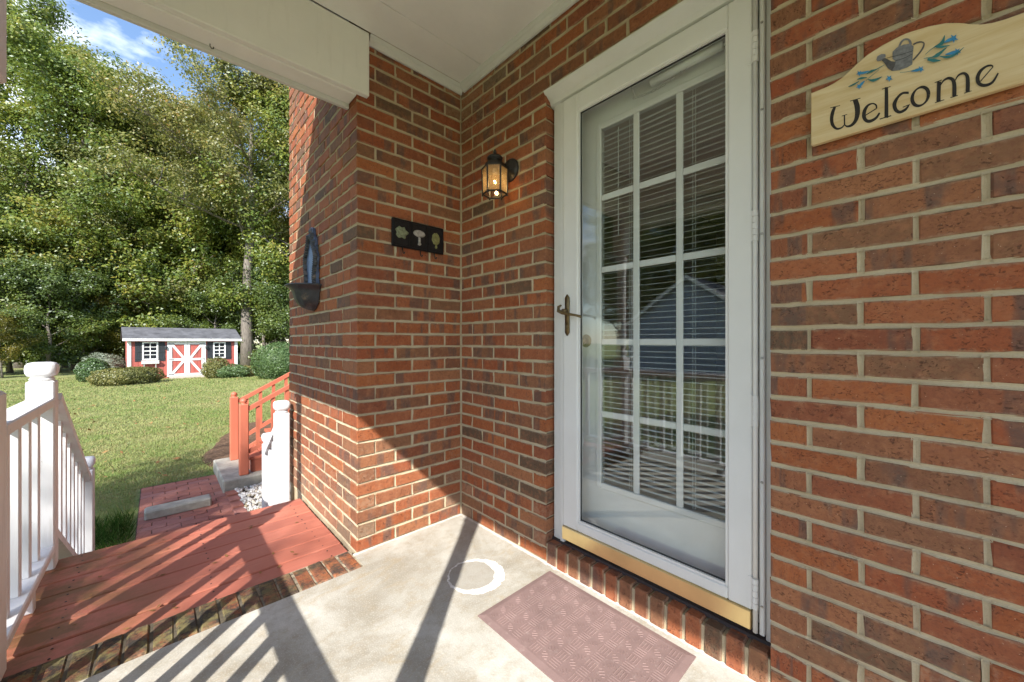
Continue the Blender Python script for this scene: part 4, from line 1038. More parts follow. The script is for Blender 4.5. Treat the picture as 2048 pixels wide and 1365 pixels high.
def strokes(name, mat, items):
    """items: (points in sign pixels, widths); painted as thin raised strokes"""
    mb = MB(); LAYER[0] += 1; lift = SX - 0.0003 - 0.00012 * LAYER[0]
    for qi, (pts, wd) in enumerate(items):
        P, W = smooth([(a, b) for a, b in pts], wd); vs = []; fs = []
        for i, p in enumerate(P):
            d = (P[min(i + 1, len(P) - 1)] - P[max(i - 1, 0)]); d = d.normalized() if d.length > 0 else Vector((1, 0))
            nn = Vector((-d.y, d.x)) * W[i] / 2
            for e in (p + nn, p - nn):
                q = crop(e.x, e.y); vs.append((lift - 0.00002 * qi, q[1], q[2]))
        for i in range(len(P) - 1): fs.append((2 * i, 2 * i + 1, 2 * i + 3, 2 * i + 2))
        mb.add(vs, fs)
    mb.build(name, mat, sg)
def blob(name, mat, polys):
    mb = MB(); LAYER[0] += 1; lift = SX - 0.0003 - 0.00012 * LAYER[0]
    for pl in polys:
        n = len(pl); c = (sum(p[0] for p in pl) / n, sum(p[1] for p in pl) / n)
        vs = [(lift, *crop(a, b)[1:]) for a, b in pl] + [(lift, *crop(*c)[1:])]
        mb.add(vs, [(i, (i + 1) % n, n) for i in range(n)])
    mb.build(name, mat, sg)
K = 'letter_black'
strokes('letter', K, [([(275, 893), (365, 872)], [6, 6]), ([(318, 883), (296, 940), (288, 1000), (300, 1052), (335, 1083), (378, 1074), (405, 1046)], [22, 32, 32, 30, 20, 14, 9]),
    ([(380, 968), (430, 952)], [6, 6]), ([(404, 958), (406, 1050)], [13, 13]), ([(455, 832), (550, 805)], [7, 7]),
    ([(503, 822), (520, 880), (522, 950), (505, 1010), (470, 1050), (430, 1062), (405, 1046)], [46, 50, 44, 32, 24, 18, 9])])
E_ = lambda dx, dy, s: [([(585 * s + dx, 968 * s + dy), (697 * s + dx, 898 * s + dy)], [9, 9]), ([(697 * s + dx, 898 * s + dy), (692 * s + dx, 868 * s + dy), (660 * s + dx, 854 * s + dy), (618 * s + dx, 872 * s + dy), (588 * s + dx, 920 * s + dy), (582 * s + dx, 972 * s + dy), (602 * s + dx, 1008 * s + dy), (640 * s + dx, 1014 * s + dy), (692 * s + dx, 985 * s + dy), (725 * s + dx, 938 * s + dy)], [12, 16, 12, 20, 32, 36, 32, 28, 22, 15])]
strokes('letter', K, E_(0, 0, 1))
strokes('letter', K, [([(786, 705), (787, 800), (786, 984)], [30, 33, 36]), ([(745, 724), (825, 699)], [7, 7]), ([(725, 996), (830, 964)], [9, 9])])
strokes('letter', K, [([(990, 757), (935, 760), (890, 798), (860, 858), (872, 912), (910, 932), (960, 908), (992, 868)], [22, 20, 22, 36, 36, 26, 22, 10]), ([(935, 888), (1000, 862)], [7, 7])])
oc = [(1095 + 74 * math.cos(a) + 6 * math.sin(a), 790 - 84 * math.sin(a) - 14 * math.cos(a)) for a in [2 * math.pi * i / 20 for i in range(21)]]
strokes('letter', K, [(oc, [14 + 22 * abs(math.cos(2 * math.pi * i / 20 - 0.5)) ** 1.5 for i in range(21)])])
strokes('letter', K, [([(1225, 666), (1290, 640)], [7, 7]), ([(1266, 655), (1262, 750), (1260, 838)], [36, 36, 38]), ([(1228, 848), (1312, 820)], [7, 7]), ([(1272, 700), (1305, 648), (1352, 624), (1390, 640), (1404, 690), (1404, 790)], [8, 14, 24, 34, 37, 38]),
    ([(1368, 803), (1436, 780)], [7, 7]), ([(1408, 650), (1442, 598), (1490, 580), (1520, 605), (1527, 660), (1525, 750)], [8, 14, 24, 34, 37, 38]), ([(1494, 761), (1560, 739)], [7, 7])])
strokes('letter', K, [([(1640, 655), (1757, 520)], [9, 9]), ([(1757, 520), (1735, 508), (1690, 520), (1640, 562), (1616, 620), (1628, 672), (1680, 690), (1750, 662), (1803, 578)], [12, 16, 18, 28, 36, 36, 28, 22, 13])])
blob('watering_can', 'sign_grey', [[(842, 385), (880, 347), (945, 318), (1000, 312), (1034, 334), (1026, 420), (1022, 500), (975, 528), (905, 552), (835, 560), (850, 520), (866, 468), (842, 450)]])
blob('watering_can_spout', 'sign_grey_dark', [[(735, 455), (775, 440), (830, 470), (872, 475), (860, 520), (835, 558), (800, 535), (770, 490)]])
blob('watering_can_rose', 'sign_grey', [[(695, 455), (705, 425), (740, 405), (775, 405), (782, 425), (765, 445), (730, 468), (704, 472)]])
strokes('watering_can_handle', 'sign_grey', [([(902, 345), (920, 300), (950, 274), (985, 274), (1004, 300), (1000, 335)], [20, 18, 16, 18, 24, 26])])
strokes('watering_can_handle', 'sign_grey_dark', [([(1030, 320), (1065, 302), (1105, 296), (1128, 310), (1118, 350), (1080, 405), (1028, 462)], [14, 14, 12, 14, 16, 14, 14])])
strokes('watering_can_lines', K, [([(842, 430), (950, 402), (1028, 375)], [4, 4, 4]), ([(868, 468), (950, 442), (1024, 405)], [4, 4, 4]), ([(790, 443), (845, 428)], [4, 4])])
def flower(x, y, s):
    out = []
    for i in range(5):
        a = i * 1.2566 + 0.3; a2 = a + .35; out.append([(x, y), (x + s * .5 * math.cos(a - .35), y + s * .5 * math.sin(a - .35)), (x + s * math.cos(a), y + s * math.sin(a)), (x + s * .5 * math.cos(a2), y + s * .5 * math.sin(a2))])
    return out
for x_, y_, r_ in ((540, 582, 30), (538, 702, 30), (812, 628, 34), (1100, 545, 34), (1398, 265, 44), (1432, 385, 36)): blob('painted_flower', 'sign_blue', [[(x_ + r_ * (1 if i % 2 == 0 else .42) * math.cos(i * .6283 + .3), y_ + r_ * (1 if i % 2 == 0 else .42) * math.sin(i * .6283 + .3)) for i in range(10)]])
for it_ in [([(540, 582), (590, 575), (630, 560)], [22, 22, 4]), ([(540, 702), (565, 675), (590, 650)], [20, 22, 4]), ([(1010, 565), (1060, 555), (1095, 545)], [4, 26, 22]), ([(1310, 305), (1350, 285), (1395, 268)], [6, 30, 30]), ([(1320, 415), (1380, 400), (1430, 385)], [6, 30, 26])]: strokes('painted_petal', 'sign_blue', [it_])
for it_ in [([(768, 507), (700, 545), (650, 565), (605, 590)], [3, 8, 24, 4]), ([(725, 548), (660, 600), (600, 650)], [3, 4, 4]), ([(520, 640), (560, 628), (612, 622)], [4, 20, 4]), ([(440, 705), (490, 685), (540, 655)], [3, 16, 4]), ([(620, 640), (670, 648), (748, 615)], [4, 28, 3]),
    ([(910, 576), (970, 572), (1035, 556)], [4, 4, 4]), ([(1140, 415), (1210, 355), (1290, 310), (1316, 240)], [4, 5, 34, 4]), ([(1235, 350), (1290, 345), (1362, 332)], [8, 22, 4]), ([(1125, 450), (1200, 440), (1250, 420), (1335, 350)], [4, 10, 34, 4]), ([(1160, 460), (1215, 468), (1280, 470)], [20, 34, 4]), ([(1265, 430), (1340, 440), (1420, 410), (1490, 350)], [4, 24, 16, 3])]: strokes('painted_leaf', 'sign_teal', [it_])

# ------------------------------------------------------------------ doormat
mt = thing('doormat', 'mauve rubber doormat with raised parquet ribs on the porch floor', 'doormat', (-0.255, -1.10, 0.0))
x0, x1, y0, y1 = -0.468, -0.045, -1.428, -0.770
vs = [(x0, y0, 0.001), (x1, y0, 0.001), (x1, y1, 0.001), (x0, y1, 0.001), (x0, y0, 0.005), (x1, y0, 0.005), (x1, y1, 0.005), (x0, y1, 0.005), (x0 + .022, y0 + .022, .009), (x1 - .022, y0 + .022, .009), (x1 - .022, y1 - .022, .009), (x0 + .022, y1 - .022, .009)]
MB().add(vs, [(0, 3, 2, 1), (0, 1, 5, 4), (1, 2, 6, 5), (2, 3, 7, 6), (3, 0, 4, 7), (4, 5, 9, 8), (5, 6, 10, 9), (6, 7, 11, 10), (7, 4, 8, 11), (8, 9, 10, 11)]).build('base', 'rubber', mt)
rb_ = MB()
def rib(p, q, w=0.0040, h=0.0016):
    p, q = Vector((*p, .0088)), Vector((*q, .0088)); d = (q - p).normalized(); s = Vector((-d.y, d.x, 0)) * w / 2; u = Vector((0, 0, h))
    rb_.add([p - s, p + s, q + s, q - s, p - s * .45 + u, p + s * .45 + u, q + s * .45 + u, q - s * .45 + u], [(4, 5, 6, 7), (0, 1, 5, 4), (1, 2, 6, 5), (2, 3, 7, 6), (3, 0, 4, 7)])
nx, ny = 9, 14; cw, chh = (x1 - x0 - 0.056) / nx, (y1 - y0 - 0.056) / ny
for i in range(nx):
    for j in range(ny):
        a, b = x0 + .028 + i * cw, y0 + .028 + j * chh; kind = (i * 2 + j) % 4
        for q in range(4):
            f_ = (q + .5) / 4
            if kind in (0,): rib((a + .004, b + f_ * chh), (a + cw - .004, b + f_ * chh))
            elif kind == 2: rib((a + f_ * cw, b + .004), (a + f_ * cw, b + chh - .004))
            else:
                g = (f_ - .5) * 1.6; sgn = 1 if kind == 1 else -1
                cxm, cym = a + cw / 2 + g * cw / 2 * .9, b + chh / 2 - sgn * g * chh / 2 * .9; L_ = (0.5 - abs(g) / 2) * 0.8
                if L_ > 0.05: rib((cxm - cw * L_ * .5, cym - sgn * chh * L_ * .5), (cxm + cw * L_ * .5, cym + sgn * chh * L_ * .5))
rb_.build('ribs', 'rubber', mt)['kind'] = 'stuff'

# ------------------------------------------------------------------ garden shed
SH0 = (-2.54, 26.5, -1.02); sa = R(4)
shd = thing('garden_shed', 'red garden shed with white trim, black shutters and double barn doors', 'shed', SH0, sa)
def SB(fn, name, mat, parent=None, smooth=False):
    mb = MB(); fn(mb); M_ = WM[shd]; mb.v = [tuple(M_ @ Vector(p)) for p in mb.v]; return mb.build(name, mat, parent or shd, smooth)
W_, D_, HE = 4.76, 3.0, 2.14
def walls(mb):
    mb.box((0, 0.03, 0), (W_, D_, HE - 0.02))
    mb.prism([(0.01, 0.03, HE - .02), (0.01, D_, HE - .02), (0.01, D_ / 2, HE + .62)], (W_ - .02, 0, 0), 'x')
SB(walls, 'wall', 'shed_red')
nb = 24
for i in range(nb):
    SB(lambda m: m.box((W_ * i / nb + 0.006, 0.0, 0.02), (W_ * (i + 1) / nb - 0.006, 0.032, HE - 0.03)), 'siding_board', 'shed_red')
for x in (-0.02, W_ - 0.13): SB(lambda m: m.box((x, -0.03, 0.0), (x + 0.15, 0.0295, HE - 0.06)), 'corner_board', 'shed_white')
OH = 0.22
SB(lambda m: m.prism([(-0.2, -OH, HE + .02), (-0.2, D_ / 2, HE + .66), (-0.2, D_ + OH, HE + .02), (-0.2, D_ + OH, HE + .09), (-0.2, D_ / 2, HE + .73), (-0.2, -OH, HE + .09)], (W_ + .4, 0, 0), 'x'), 'roof', 'shingle')
SB(lambda m: m.box((-0.2, -OH - .025, HE - .045), (W_ + .2, -OH - .001, HE + .085)), 'fascia', 'shed_white')
def leafdoor(x0, x1, flip):
    d = thing('door', None, None, tuple(WM[shd] @ Vector((x0, -0.03, 0.1))), sa, parent=shd)
    z0, z1, zm = 0.13, 2.02, 1.05; w = 0.12
    nbd = 5
    for i in range(nbd): SB(lambda m: m.box((x0 + (x1 - x0) * i / nbd + .004, -0.035, z0), (x0 + (x1 - x0) * (i + 1) / nbd - .004, -0.001, z1)), 'board', 'shed_red', d)
    for a, b in (((x0, z0), (x0 + w, z1)), ((x1 - w, z0), (x1, z1)), ((x0 + w, z0), (x1 - w, z0 + w)), ((x0 + w, z1 - w), (x1 - w, z1)), ((x0 + w, zm - w / 2), (x1 - w, zm + w / 2))):
        SB(lambda m: m.box((a[0] + .001, -0.062, a[1]), (b[0] - .001, -0.0355, b[1])), 'trim', 'shed_white', d)
    xa, xb = (x0 + w, x1 - w)
    if not flip: br = (((xa, z1 - w), (xb, zm + .04)), ((xa, z0 + w), (xb, zm - .04)))
    else: br = (((xb, z1 - w), (xa, zm + .04)), ((xb, z0 + w), (xa, zm - .04)))
    for (p, q) in br: SB(lambda m: m.bar((p[0], -0.050, p[1]), (q[0], -0.050, q[1]), 0.026, 0.11, (0, 1, 0)) if False else m.bar((p[0], -0.050, p[1]), (q[0], -0.050, q[1]), 0.11, 0.024, (0, -1, 0)), 'brace', 'shed_white', d)
    for z in (0.22, 1.05, 1.93):
        xs = x0 if not flip else x1
        SB(lambda m: m.box((xs - (0.02 if not flip else .22), -0.068, z - .02), (xs + (.22 if not flip else .02), -0.0625, z + .02)), 'hinge', 'shutter', d)
leafdoor(1.63, 2.39, False); leafdoor(2.40, 3.16, True)
SB(lambda m: (m.box((1.55, -0.045, 0.1), (1.625, -0.001, 2.10)), m.box((3.165, -0.045, 0.1), (3.24, -0.001, 2.10)), m.box((1.6251, -0.045, 2.03), (3.1649, -0.001, 2.10))), 'door_frame', 'shed_white')
SB(lambda m: m.prism([(1.62, -0.05, 0.0), (1.62, -0.05, 0.12), (1.62, -0.75, 0.06), (1.62, -0.75, -0.14), (1.62, -0.05, -0.14)], (1.55, 0, 0), 'x'), 'ramp', 'ramp_wood')
def window(x0, x1, z0, z1):
    wn_ = thing('window', None, None, tuple(WM[shd] @ Vector((x0, 0, z0))), sa, parent=shd)
    SB(lambda m: m.box((x0 + .03, -0.012, z0 + .03), (x1 - .03, -0.001, z1 - .03)), 'pane', 'shed_pane', wn_)
    t = 0.065
    for a, b in (((x0, z0), (x0 + t, z1)), ((x1 - t, z0), (x1, z1)), ((x0 + t, z0), (x1 - t, z0 + t)), ((x0 + t, z1 - t), (x1 - t, z1))): SB(lambda m: m.box((a[0], -0.05, a[1]), (b[0], -0.013, b[1])), 'frame', 'shed_white', wn_)
    xm = (x0 + x1) / 2
    SB(lambda m: m.box((xm - .018, -0.035, z0 + t), (xm + .018, -0.013, z1 - t)), 'muntin', 'shed_white', wn_)
    for q, hw in ((0.25, .016), (0.5, .026), (0.75, .016)):
        z = z0 + t + (z1 - z0 - 2 * t) * q
        for xa, xb in ((x0 + t, xm - .0181), (xm + .0181, x1 - t)): SB(lambda m: m.box((xa, -0.034, z - hw), (xb, -0.013, z + hw)), 'muntin', 'shed_white', wn_)
window(0.55, 1.18, 1.07, 2.04); window(3.58, 4.18, 1.07, 2.03)
for x0_, x1_ in ((0.27, 0.545), (1.185, 1.46), (3.30, 3.575), (4.185, 4.46)):
    s_ = thing('shutter', None, None, tuple(WM[shd] @ Vector((x0_, 0, 1.0))), sa, parent=shd)
    for q in range(3): SB(lambda m: m.box((x0_ + (x1_ - x0_) * q / 3 + .003, -0.028, 1.0), (x0_ + (x1_ - x0_) * (q + 1) / 3 - .003, -0.001, 2.04)), 'board', 'shutter', s_)
    for z in (1.15, 1.52, 1.9): SB(lambda m: m.box((x0_ + .005, -0.042, z - .04), (x1_ - .005, -0.0285, z + .04)), 'batten', 'shutter', s_)
SB(lambda m: m.prism([(0.52, -0.002, 1.04), (0.52, -0.22, 1.04), (0.52, -0.17, 0.86), (0.52, -0.002, 0.86)], (0.69, 0, 0), 'x'), 'window_box', 'shed_white')
for x in (0.60, 1.06): SB(lambda m: m.prism([(x, -0.002, 0.858), (x, -0.15, 0.858), (x, -0.002, 0.60)], (0.05, 0, 0), 'x'), 'bracket', 'shed_white')
for x in (1.50, 3.27): SB(lambda m: (m.box((x - .03, -0.05, 1.78), (x + .03, -0.001, 1.84)), m.lathe([(0.0, 1.60), (0.05, 1.62), (0.07, 1.76), (0.04, 1.80), (0.0, 1.86)], (x, -0.09, 0), n=8)), 'lamp', 'shutter')

# ------------------------------------------------------------------ vegetation
def tree_parts(seed, H_, R_, r0, base, nl, nleaf, leaf, clump, mat, lean=0.0, fork=False):
    r = np.random.default_rng(seed); mb = MB()
    hs = np.linspace(0, 0.9 * H_, 9); ox = np.cumsum(r.normal(0, 0.012 * H_, 9)) * .6 + lean * hs; oy = np.cumsum(r.normal(0, 0.012 * H_, 9)) * .6
    ox -= ox[0]; oy -= oy[0]
    tr = [(ox[i], oy[i], hs[i]) for i in range(9)]
    rad = [r0 * (1.25 if i == 0 else 1) * (1 - 0.88 * (i / 8) ** 1.1) for i in range(9)]
    mb.tube(tr, rad, 9)
    def tp(h): return np.array([np.interp(h, hs, ox), np.interp(h, hs, oy), h]), np.interp(h, hs, rad)
    cl = []
    for i in range(nl):
        u = (i + r.uniform(0.1, 0.9)) / nl; h = H_ * (base + (0.90 - base) * u); p, rr = tp(h)
        prof = (0.45 + 0.75 * math.sin(math.pi * min(1, 0.18 + 0.80 * u))) * r.uniform(0.7, 1.15)
        L = R_ * prof * (1.0 if u < .8 else .75); az = i * 2.399 + r.uniform(-.5, .5); el = r.uniform(0.15, 0.55) + 0.5 * u
        d = np.array([math.cos(az) * math.cos(el), math.sin(az) * math.cos(el), math.sin(el)]); pts = [p]
        for q in range(5):
            d = d + r.normal(0, 0.16, 3) + np.array([0, 0, 0.02]); d /= np.linalg.norm(d); pts.append(pts[-1] + d * L / 5)
        rl_ = max(0.02, rr * 0.42); mb.tube([tuple(x) for x in pts], [rl_ * (1 - .16 * q) for q in range(6)], 6, False)
        for q in range(2, 6):
            for b_ in range(3 if q < 5 else 2):
                d2 = r.normal(size=3); d2[2] = abs(d2[2]) * .5 + r.uniform(-.2, .3); d2 = d2 / np.linalg.norm(d2) * .8 + d * .5
                Ls = L * r.uniform(0.16, 0.34); e = pts[q] + d2 * Ls
                mb.tube([tuple(pts[q]), tuple(pts[q] + d2 * Ls * .5 + r.normal(0, .05 * Ls, 3)), tuple(e)], [rl_ * .38, rl_ * .25, 0.012], 4, False)
                cl += [e, pts[q] + d2 * Ls * .55]
        cl.append(pts[-1])
    cl = np.array(cl + [np.array([ox[-1], oy[-1], H_ * .9]) + r.normal(0, .4, 3) for _ in range(6)])
    k_ = r.integers(0, len(cl), nleaf); wt = r.uniform(0.55, 1.3, len(cl)) * clump
    off = r.normal(0, 1, (nleaf, 3)); off /= np.linalg.norm(off, axis=1, keepdims=True); off *= (r.uniform(0.15, 1, (nleaf, 1)) ** 0.5 * (1 + r.normal(0, .18, (nleaf, 1)))) * wt[k_][:, None] * np.array([.84, .84, .52])
    nrm_ = off / (np.linalg.norm(off, axis=1, keepdims=True) + 1e-6); ax_ = cl[k_] + off; ax_ = ax_ * np.array([1, 1, 0]); ax_ /= (np.linalg.norm(ax_, axis=1, keepdims=True) + 1e-6)
    return mb, cl[k_] + off, nrm_ * 0.85 + ax_ * 0.55
def make_tree_proto(name, *a):
    seed, H_, R_, r0, base, nl, nleaf, leaf, clump, mat = a
    mb, lp, lo_ = tree_parts(*a)
    tm = bpy.data.meshes.new('trunk'); tm.from_pydata(mb.v, [], mb.f); tm.materials.append(MAT['bark']); tm.update(); tm.polygons.foreach_set('use_smooth', [True] * len(tm.polygons))
    return tm, leaves_mesh('crown', lp, leaf, mat, seed + 100, 0.75, 0.55, lo_), H_
PROTO = {
    'tall_a': make_tree_proto('a', 1, 23, 5.2, 0.30, 0.24, 32, 72000, 0.185, 1.30, 'leaf_green'),
    'tall_b': make_tree_proto('b', 2, 23, 5.6, 0.32, 0.12, 34, 74000, 0.180, 1.35, 'leaf_olive'),
    'tall_c': make_tree_proto('c', 3, 21, 4.8, 0.26, 0.12, 30, 66000, 0.185, 1.25, 'leaf_green'),
    'big_oak': make_tree_proto('d', 7, 23, 6.2, 0.43, 0.38, 26, 62000, 0.175, 1.30, 'leaf_olive'),
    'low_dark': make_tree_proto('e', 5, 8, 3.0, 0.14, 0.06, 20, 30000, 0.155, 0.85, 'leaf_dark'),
    'low_green': make_tree_proto('f', 6, 9, 3.0, 0.13, 0.08, 20, 30000, 0.150, 0.85, 'leaf_green'),
    'low_yellow': make_tree_proto('g', 8, 6, 2.0, 0.08, 0.08, 16, 16000, 0.13, 0.7, 'leaf_yellow'),
    'shade': make_tree_proto('h', 9, 12.5, 2.2, 0.20, 0.50, 18, 13000, 0.15, 0.62, 'leaf_green'),
}
def plant(kind, px, depth, label, s=1.0, rz=0.0, name='tree', group='trees at the wood edge behind the shed', xy=None, sz=None):
    tm, lm, H_ = PROTO[kind]
    if xy is None:
        d = ray(px, 682.5); xy = (CAM[0] + d[0] * depth, CAM[1] + d[1] * depth)
    t = thing(name, label, 'tree', (xy[0], xy[1], gz(*xy) - 0.05), group=group)
    t.rotation_euler = (0, 0, rz); t.scale = (s, s, sz or s)
    link_mesh('trunk', tm, t); link_mesh('crown', lm, t)
G1 = 'trees at the wood edge behind the shed'
plant('big_oak', 497, 29.5, 'tall oak with a thick pale forked trunk just right of the shed roof', 1.02, 2.1)
plant('tall_a', 45, 31, 'tall leafy green tree at the wood edge by the deck railing', 1.32, 0.4)
plant('tall_a', 172, 29, 'tall slender twin trunk tree rising between dark shrubs and the shed', 1.08, 2.9)
plant('tall_c', 208, 29.8, 'slim tree leaning out beside the twin trunk behind the shed', 1.05, 4.0)
plant('tall_b', 330, 32, 'broad olive green tree standing right behind the shed roof', 0.97, 1.2)
plant('tall_b', 268, 33, 'broad olive tree beside the slim leaning tree behind the shed', 1.02, 3.3)
plant('tall_b', 420, 35, 'olive green tree with its crown against the sky behind the oak', 1.08, 5.2)
plant('tall_c', 590, 31, 'tall green tree half hidden by the brick house corner', 1.1, 0.9)
far = [(10, 36), (105, 38), (180, 41), (265, 39), (335, 44), (395, 40), (470, 42), (545, 39), (620, 40), (-70, 34), (700, 38), (-160, 32)]
for i, (px, dp) in enumerate(far):
    plant(('tall_b', 'tall_c', 'tall_a')[i % 3], px, dp, 'tree standing deeper in the wood behind the front row', 0.84 + 0.05 * (i % 3), i * 1.7, group='trees deeper in the wood')
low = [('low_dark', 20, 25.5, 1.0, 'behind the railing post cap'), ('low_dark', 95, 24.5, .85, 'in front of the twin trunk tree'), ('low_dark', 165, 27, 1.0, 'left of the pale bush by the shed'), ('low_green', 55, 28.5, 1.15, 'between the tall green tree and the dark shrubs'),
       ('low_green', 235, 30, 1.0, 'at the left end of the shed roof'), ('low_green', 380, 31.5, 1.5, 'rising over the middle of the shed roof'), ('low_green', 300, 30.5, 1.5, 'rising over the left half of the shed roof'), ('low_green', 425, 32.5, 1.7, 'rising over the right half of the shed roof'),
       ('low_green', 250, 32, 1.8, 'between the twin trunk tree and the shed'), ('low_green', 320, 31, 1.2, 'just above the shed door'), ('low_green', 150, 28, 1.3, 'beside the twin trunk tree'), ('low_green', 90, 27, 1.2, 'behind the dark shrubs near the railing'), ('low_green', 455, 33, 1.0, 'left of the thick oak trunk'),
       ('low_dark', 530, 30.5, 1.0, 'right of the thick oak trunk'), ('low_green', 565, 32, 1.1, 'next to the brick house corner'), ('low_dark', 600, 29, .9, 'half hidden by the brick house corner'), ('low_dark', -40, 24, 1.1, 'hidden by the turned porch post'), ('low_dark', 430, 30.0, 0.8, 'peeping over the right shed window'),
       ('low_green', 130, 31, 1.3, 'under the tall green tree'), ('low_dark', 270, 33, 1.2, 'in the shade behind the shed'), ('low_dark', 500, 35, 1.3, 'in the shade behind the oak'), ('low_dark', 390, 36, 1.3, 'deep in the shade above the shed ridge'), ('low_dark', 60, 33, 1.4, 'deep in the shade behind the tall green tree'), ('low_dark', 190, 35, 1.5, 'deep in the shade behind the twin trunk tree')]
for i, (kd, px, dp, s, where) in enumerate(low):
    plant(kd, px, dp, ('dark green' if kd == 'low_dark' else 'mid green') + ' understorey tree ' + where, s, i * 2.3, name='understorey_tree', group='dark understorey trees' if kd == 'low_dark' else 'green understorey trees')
plant('low_yellow', 262, 28.6, 'small yellow leaved tree at the left end of the shed roof', 0.95, 0.3, name='small_tree')
plant('low_yellow', 5, 21.5, 'small yellow green tree low beside the deck railing post', 0.62, 1.3, name='small_tree')
plant('shade', 0, 0, 'open crowned yard tree casting shade on the lawn by the path', 1.0, 0.0, xy=(-12.85, -6.62), name='yard_tree')
for i, (x, y, s, kd) in enumerate(((-24, 2, .62, 'tall_a'), (-25, 9, .70, 'tall_b'), (-27, 15, .72, 'tall_a'), (-33, 5, .8, 'tall_b'), (-34, 12, .85, 'tall_c'), (-34, 19, .75, 'tall_b'), (-42, 17, .9, 'tall_b'), (-44, 25, .9, 'tall_a'), (-40, 8, .9, 'tall_a'))):
    plant(kd, 0, 0, 'garden tree across the yard mirrored in the door glass', s, i * 1.1, xy=(x, y), name='yard_tree', group='trees across the yard')

def bush(px, py, zg, rx, rz, mat, label, nleaf=5200, leaf=0.075, lumps=0.10, seed=0, depth=None):
    d = ray(px, py); t = (zg - CAM[2]) / d[2] if depth is None else depth
    X, Y = CAM[0] + d[0] * t, CAM[1] + d[1] * t; g = gz(X, Y)
    b = thing('bush', label, 'bush', (X, Y, g))
    r = np.random.default_rng(seed); n = nleaf
    v = r.normal(size=(n, 3)); v /= np.linalg.norm(v, axis=1, keepdims=True)
    lump = 1 + lumps * (np.sin(5 * v[:, 0] + seed) * np.cos(4 * v[:, 1] + 2 * seed) + .6 * np.sin(9 * v[:, 2] + 7 * v[:, 0] + seed)); depth_ = 1 - np.abs(r.normal(0, .10, n))
    pos = v * (lump * depth_)[:, None] * np.array([rx, rx * .85, rz * 1.04]); pos[:, :2] *= np.where(v[:, 2:3] < 0, 1 + 0.15 * np.abs(v[:, 2:3]), 1); pos[:, 2] += rz * .86; pos[:, 2] = np.abs(pos[:, 2]) + 0.02
    me = leaves_mesh('foliage', pos, leaf, mat, seed + 3, 0.5, 0.55, v * 1.1); link_mesh('foliage', me, b)
    core = MB(); m_, n_ = 8, 14; vs = []; fs = []
    for i in range(m_ + 1):
        for j in range(n_):
            th = math.pi * i / m_; ph = 2 * math.pi * j / n_; vs.append((X + rx * .74 * math.sin(th) * math.cos(ph), Y + rx * .63 * math.sin(th) * math.sin(ph), g + max(0.0, rz * .82 + rz * .78 * math.cos(th))))
    for i in range(m_):
        for j in range(n_): fs.append((i * n_ + j, (i + 1) * n_ + j, (i + 1) * n_ + (j + 1) % n_, i * n_ + (j + 1) % n_))
    core.add(vs, fs).build('branches', mat, b, True)
bush(205, 757, -0.95, 0.95, 0.75, 'bush_grey', 'pale grey green rounded bush left of the shed corner', seed=1)
bush(187, 762, -0.95, 0.62, 0.62, 'bush_green', 'dark bush at the outer edge of the pale bush by the shed', seed=7)
bush(243, 769, -0.95, 1.05, 0.42, 'bush_olive', 'wide low reddish green bush in front of the pale bush', seed=2, nleaf=6000)
bush(279, 765, -0.95, 0.85, 0.42, 'bush_olive', 'low spreading bush under the shed window box', seed=3)
bush(432, 755, -0.95, 0.62, 0.60, 'bush_olive', 'upright olive bush right beside the shed doors', seed=4)
bush(465, 754, -0.95, 0.85, 0.38, 'bush_green', 'low rounded green bush in front of the right shed window', seed=5)
bush(497, 752, -0.95, 0.45, 0.34, 'bush_olive', 'small yellowish bush at the right end of the shed', seed=8, nleaf=2500)
bush(561, 755, -0.92, 1.35, 1.05, 'bush_green', 'large clipped round green bush beside the orange steps', seed=6, nleaf=12000, lumps=0.015)

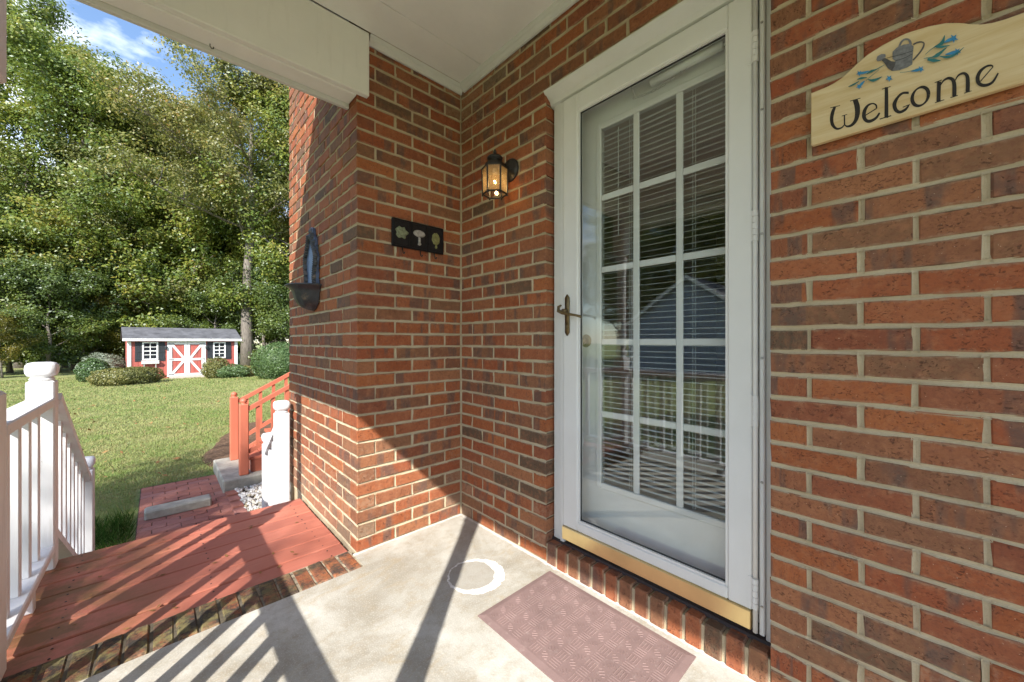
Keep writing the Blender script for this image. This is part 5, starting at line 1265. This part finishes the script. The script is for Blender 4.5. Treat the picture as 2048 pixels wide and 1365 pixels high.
# grass blades: denser near the porch, thinning with distance
def blades(name, label, n, seed, r_lo, r_hi, th0, th1, mat, hmul=1.0, reject=None):
    r = np.random.default_rng(seed); rr = np.exp(r.uniform(math.log(r_lo), math.log(r_hi), n)); th = np.radians(r.uniform(th0, th1, n))
    x = CAM[0] + rr * np.sin(th); y = CAM[1] + rr * np.cos(th)
    ok = ~((x > -1.56) & (x < -0.74) & (y < 4.24)) & ~((x > -0.78) & (y < 6.2)) & ~((x > -1.95) & (y < 1.62))
    if reject: ok &= reject(x, y)
    x, y, rr = x[ok], y[ok], rr[ok]; n = len(x)
    t = np.clip((y - 3) / 24, 0, 1); z = -0.64 - 0.36 * t * t * (3 - 2 * t) - 0.006 * np.clip(y - 28, 0, 30)
    h = (0.032 + 0.0022 * rr) * r.uniform(0.5, 1.35, n) * hmul; w = (0.0032 + 0.0014 * rr) * r.uniform(.7, 1.3, n); a = r.uniform(0, 6.28, n); l = r.normal(0, 0.55, (n, 2)) * h[:, None]
    v = np.empty((n, 3, 3)); v[:, 0] = np.c_[x - np.cos(a) * w / 2, y - np.sin(a) * w / 2, z - .003]; v[:, 1] = np.c_[x + np.cos(a) * w / 2, y + np.sin(a) * w / 2, z - .003]; v[:, 2] = np.c_[x + l[:, 0], y + l[:, 1], z + h]
    o = link_mesh(name, np_mesh(name, v.reshape(-1, 3), np.arange(3 * n).reshape(n, 3), mat)); tag(o, label, 'grass', kind='stuff')
blades('grass', 'short mown grass blades covering the lawn', 230000, 21, 3.4, 33, -34, 14, 'grass_blade', 0.62)
blades('lush_grass', 'longer lush green grass tufts at the path edge by the steps', 9000, 22, 3.6, 6.2, -10, 3, 'lush_grass', 2.3, lambda x, y: (x < -1.5) & (x > -2.1) & (y > 1.7) & (y < 3.3))
r = np.random.default_rng(31); n = 240
rr = np.exp(r.uniform(math.log(5), math.log(27), n)); th = np.radians(r.uniform(-16, 8, n)); x = CAM[0] + rr * np.sin(th); y = CAM[1] + rr * np.cos(th)
ok = (y > 4.4) & ~((x > -0.95) & (y < 8)); x, y = x[ok], y[ok]
pz = np.array([gz(a, b) + 0.04 for a, b in zip(x, y)])
tag(link_mesh('fallen_leaves', leaves_mesh('fallen_leaves', np.c_[x, y, pz], 0.085, 'dry_leaf', 33, 1.5)), 'scattered dry brown leaves lying on the lawn', 'leaves', kind='stuff')

# ------------------------------------------------------------------ neighbour garage seen in the door glass
ng = thing('garage', 'grey sided garage with white trimmed gable across the yard', 'garage', (-17.5, 6.5, gz(0, 6)))
gx0, gy0, gy1, gzb = -17.5, 2.6, 9.0, gz(0, 6)
MB().prism([(gx0, gy0, gzb), (gx0, gy1, gzb), (gx0, gy1, 1.9), (gx0, (gy0 + gy1) / 2, 4.15), (gx0, gy0, 1.9)], (-6, 0, 0), 'x').build('wall', 'siding', ng)
for s_, ya in ((0, gy0 - .3), (1, gy1 + .3)):
    ym = (gy0 + gy1) / 2; za = 1.9 - .3 * .703
    MB().prism([(gx0 + .25, ya, za), (gx0 + .25, ym, 4.17), (gx0 + .25, ym, 4.30), (gx0 + .25, ya, za + .13)], (-6.5, 0, 0), 'x').build('roof', 'shingle', ng)
    MB().prism([(gx0 + .28, ya, za - .05), (gx0 + .28, ym, 4.12), (gx0 + .28, ym, 4.31), (gx0 + .28, ya, za + .14)], (-.028, 0, 0), 'x').build('rake_trim', 'shed_white', ng)
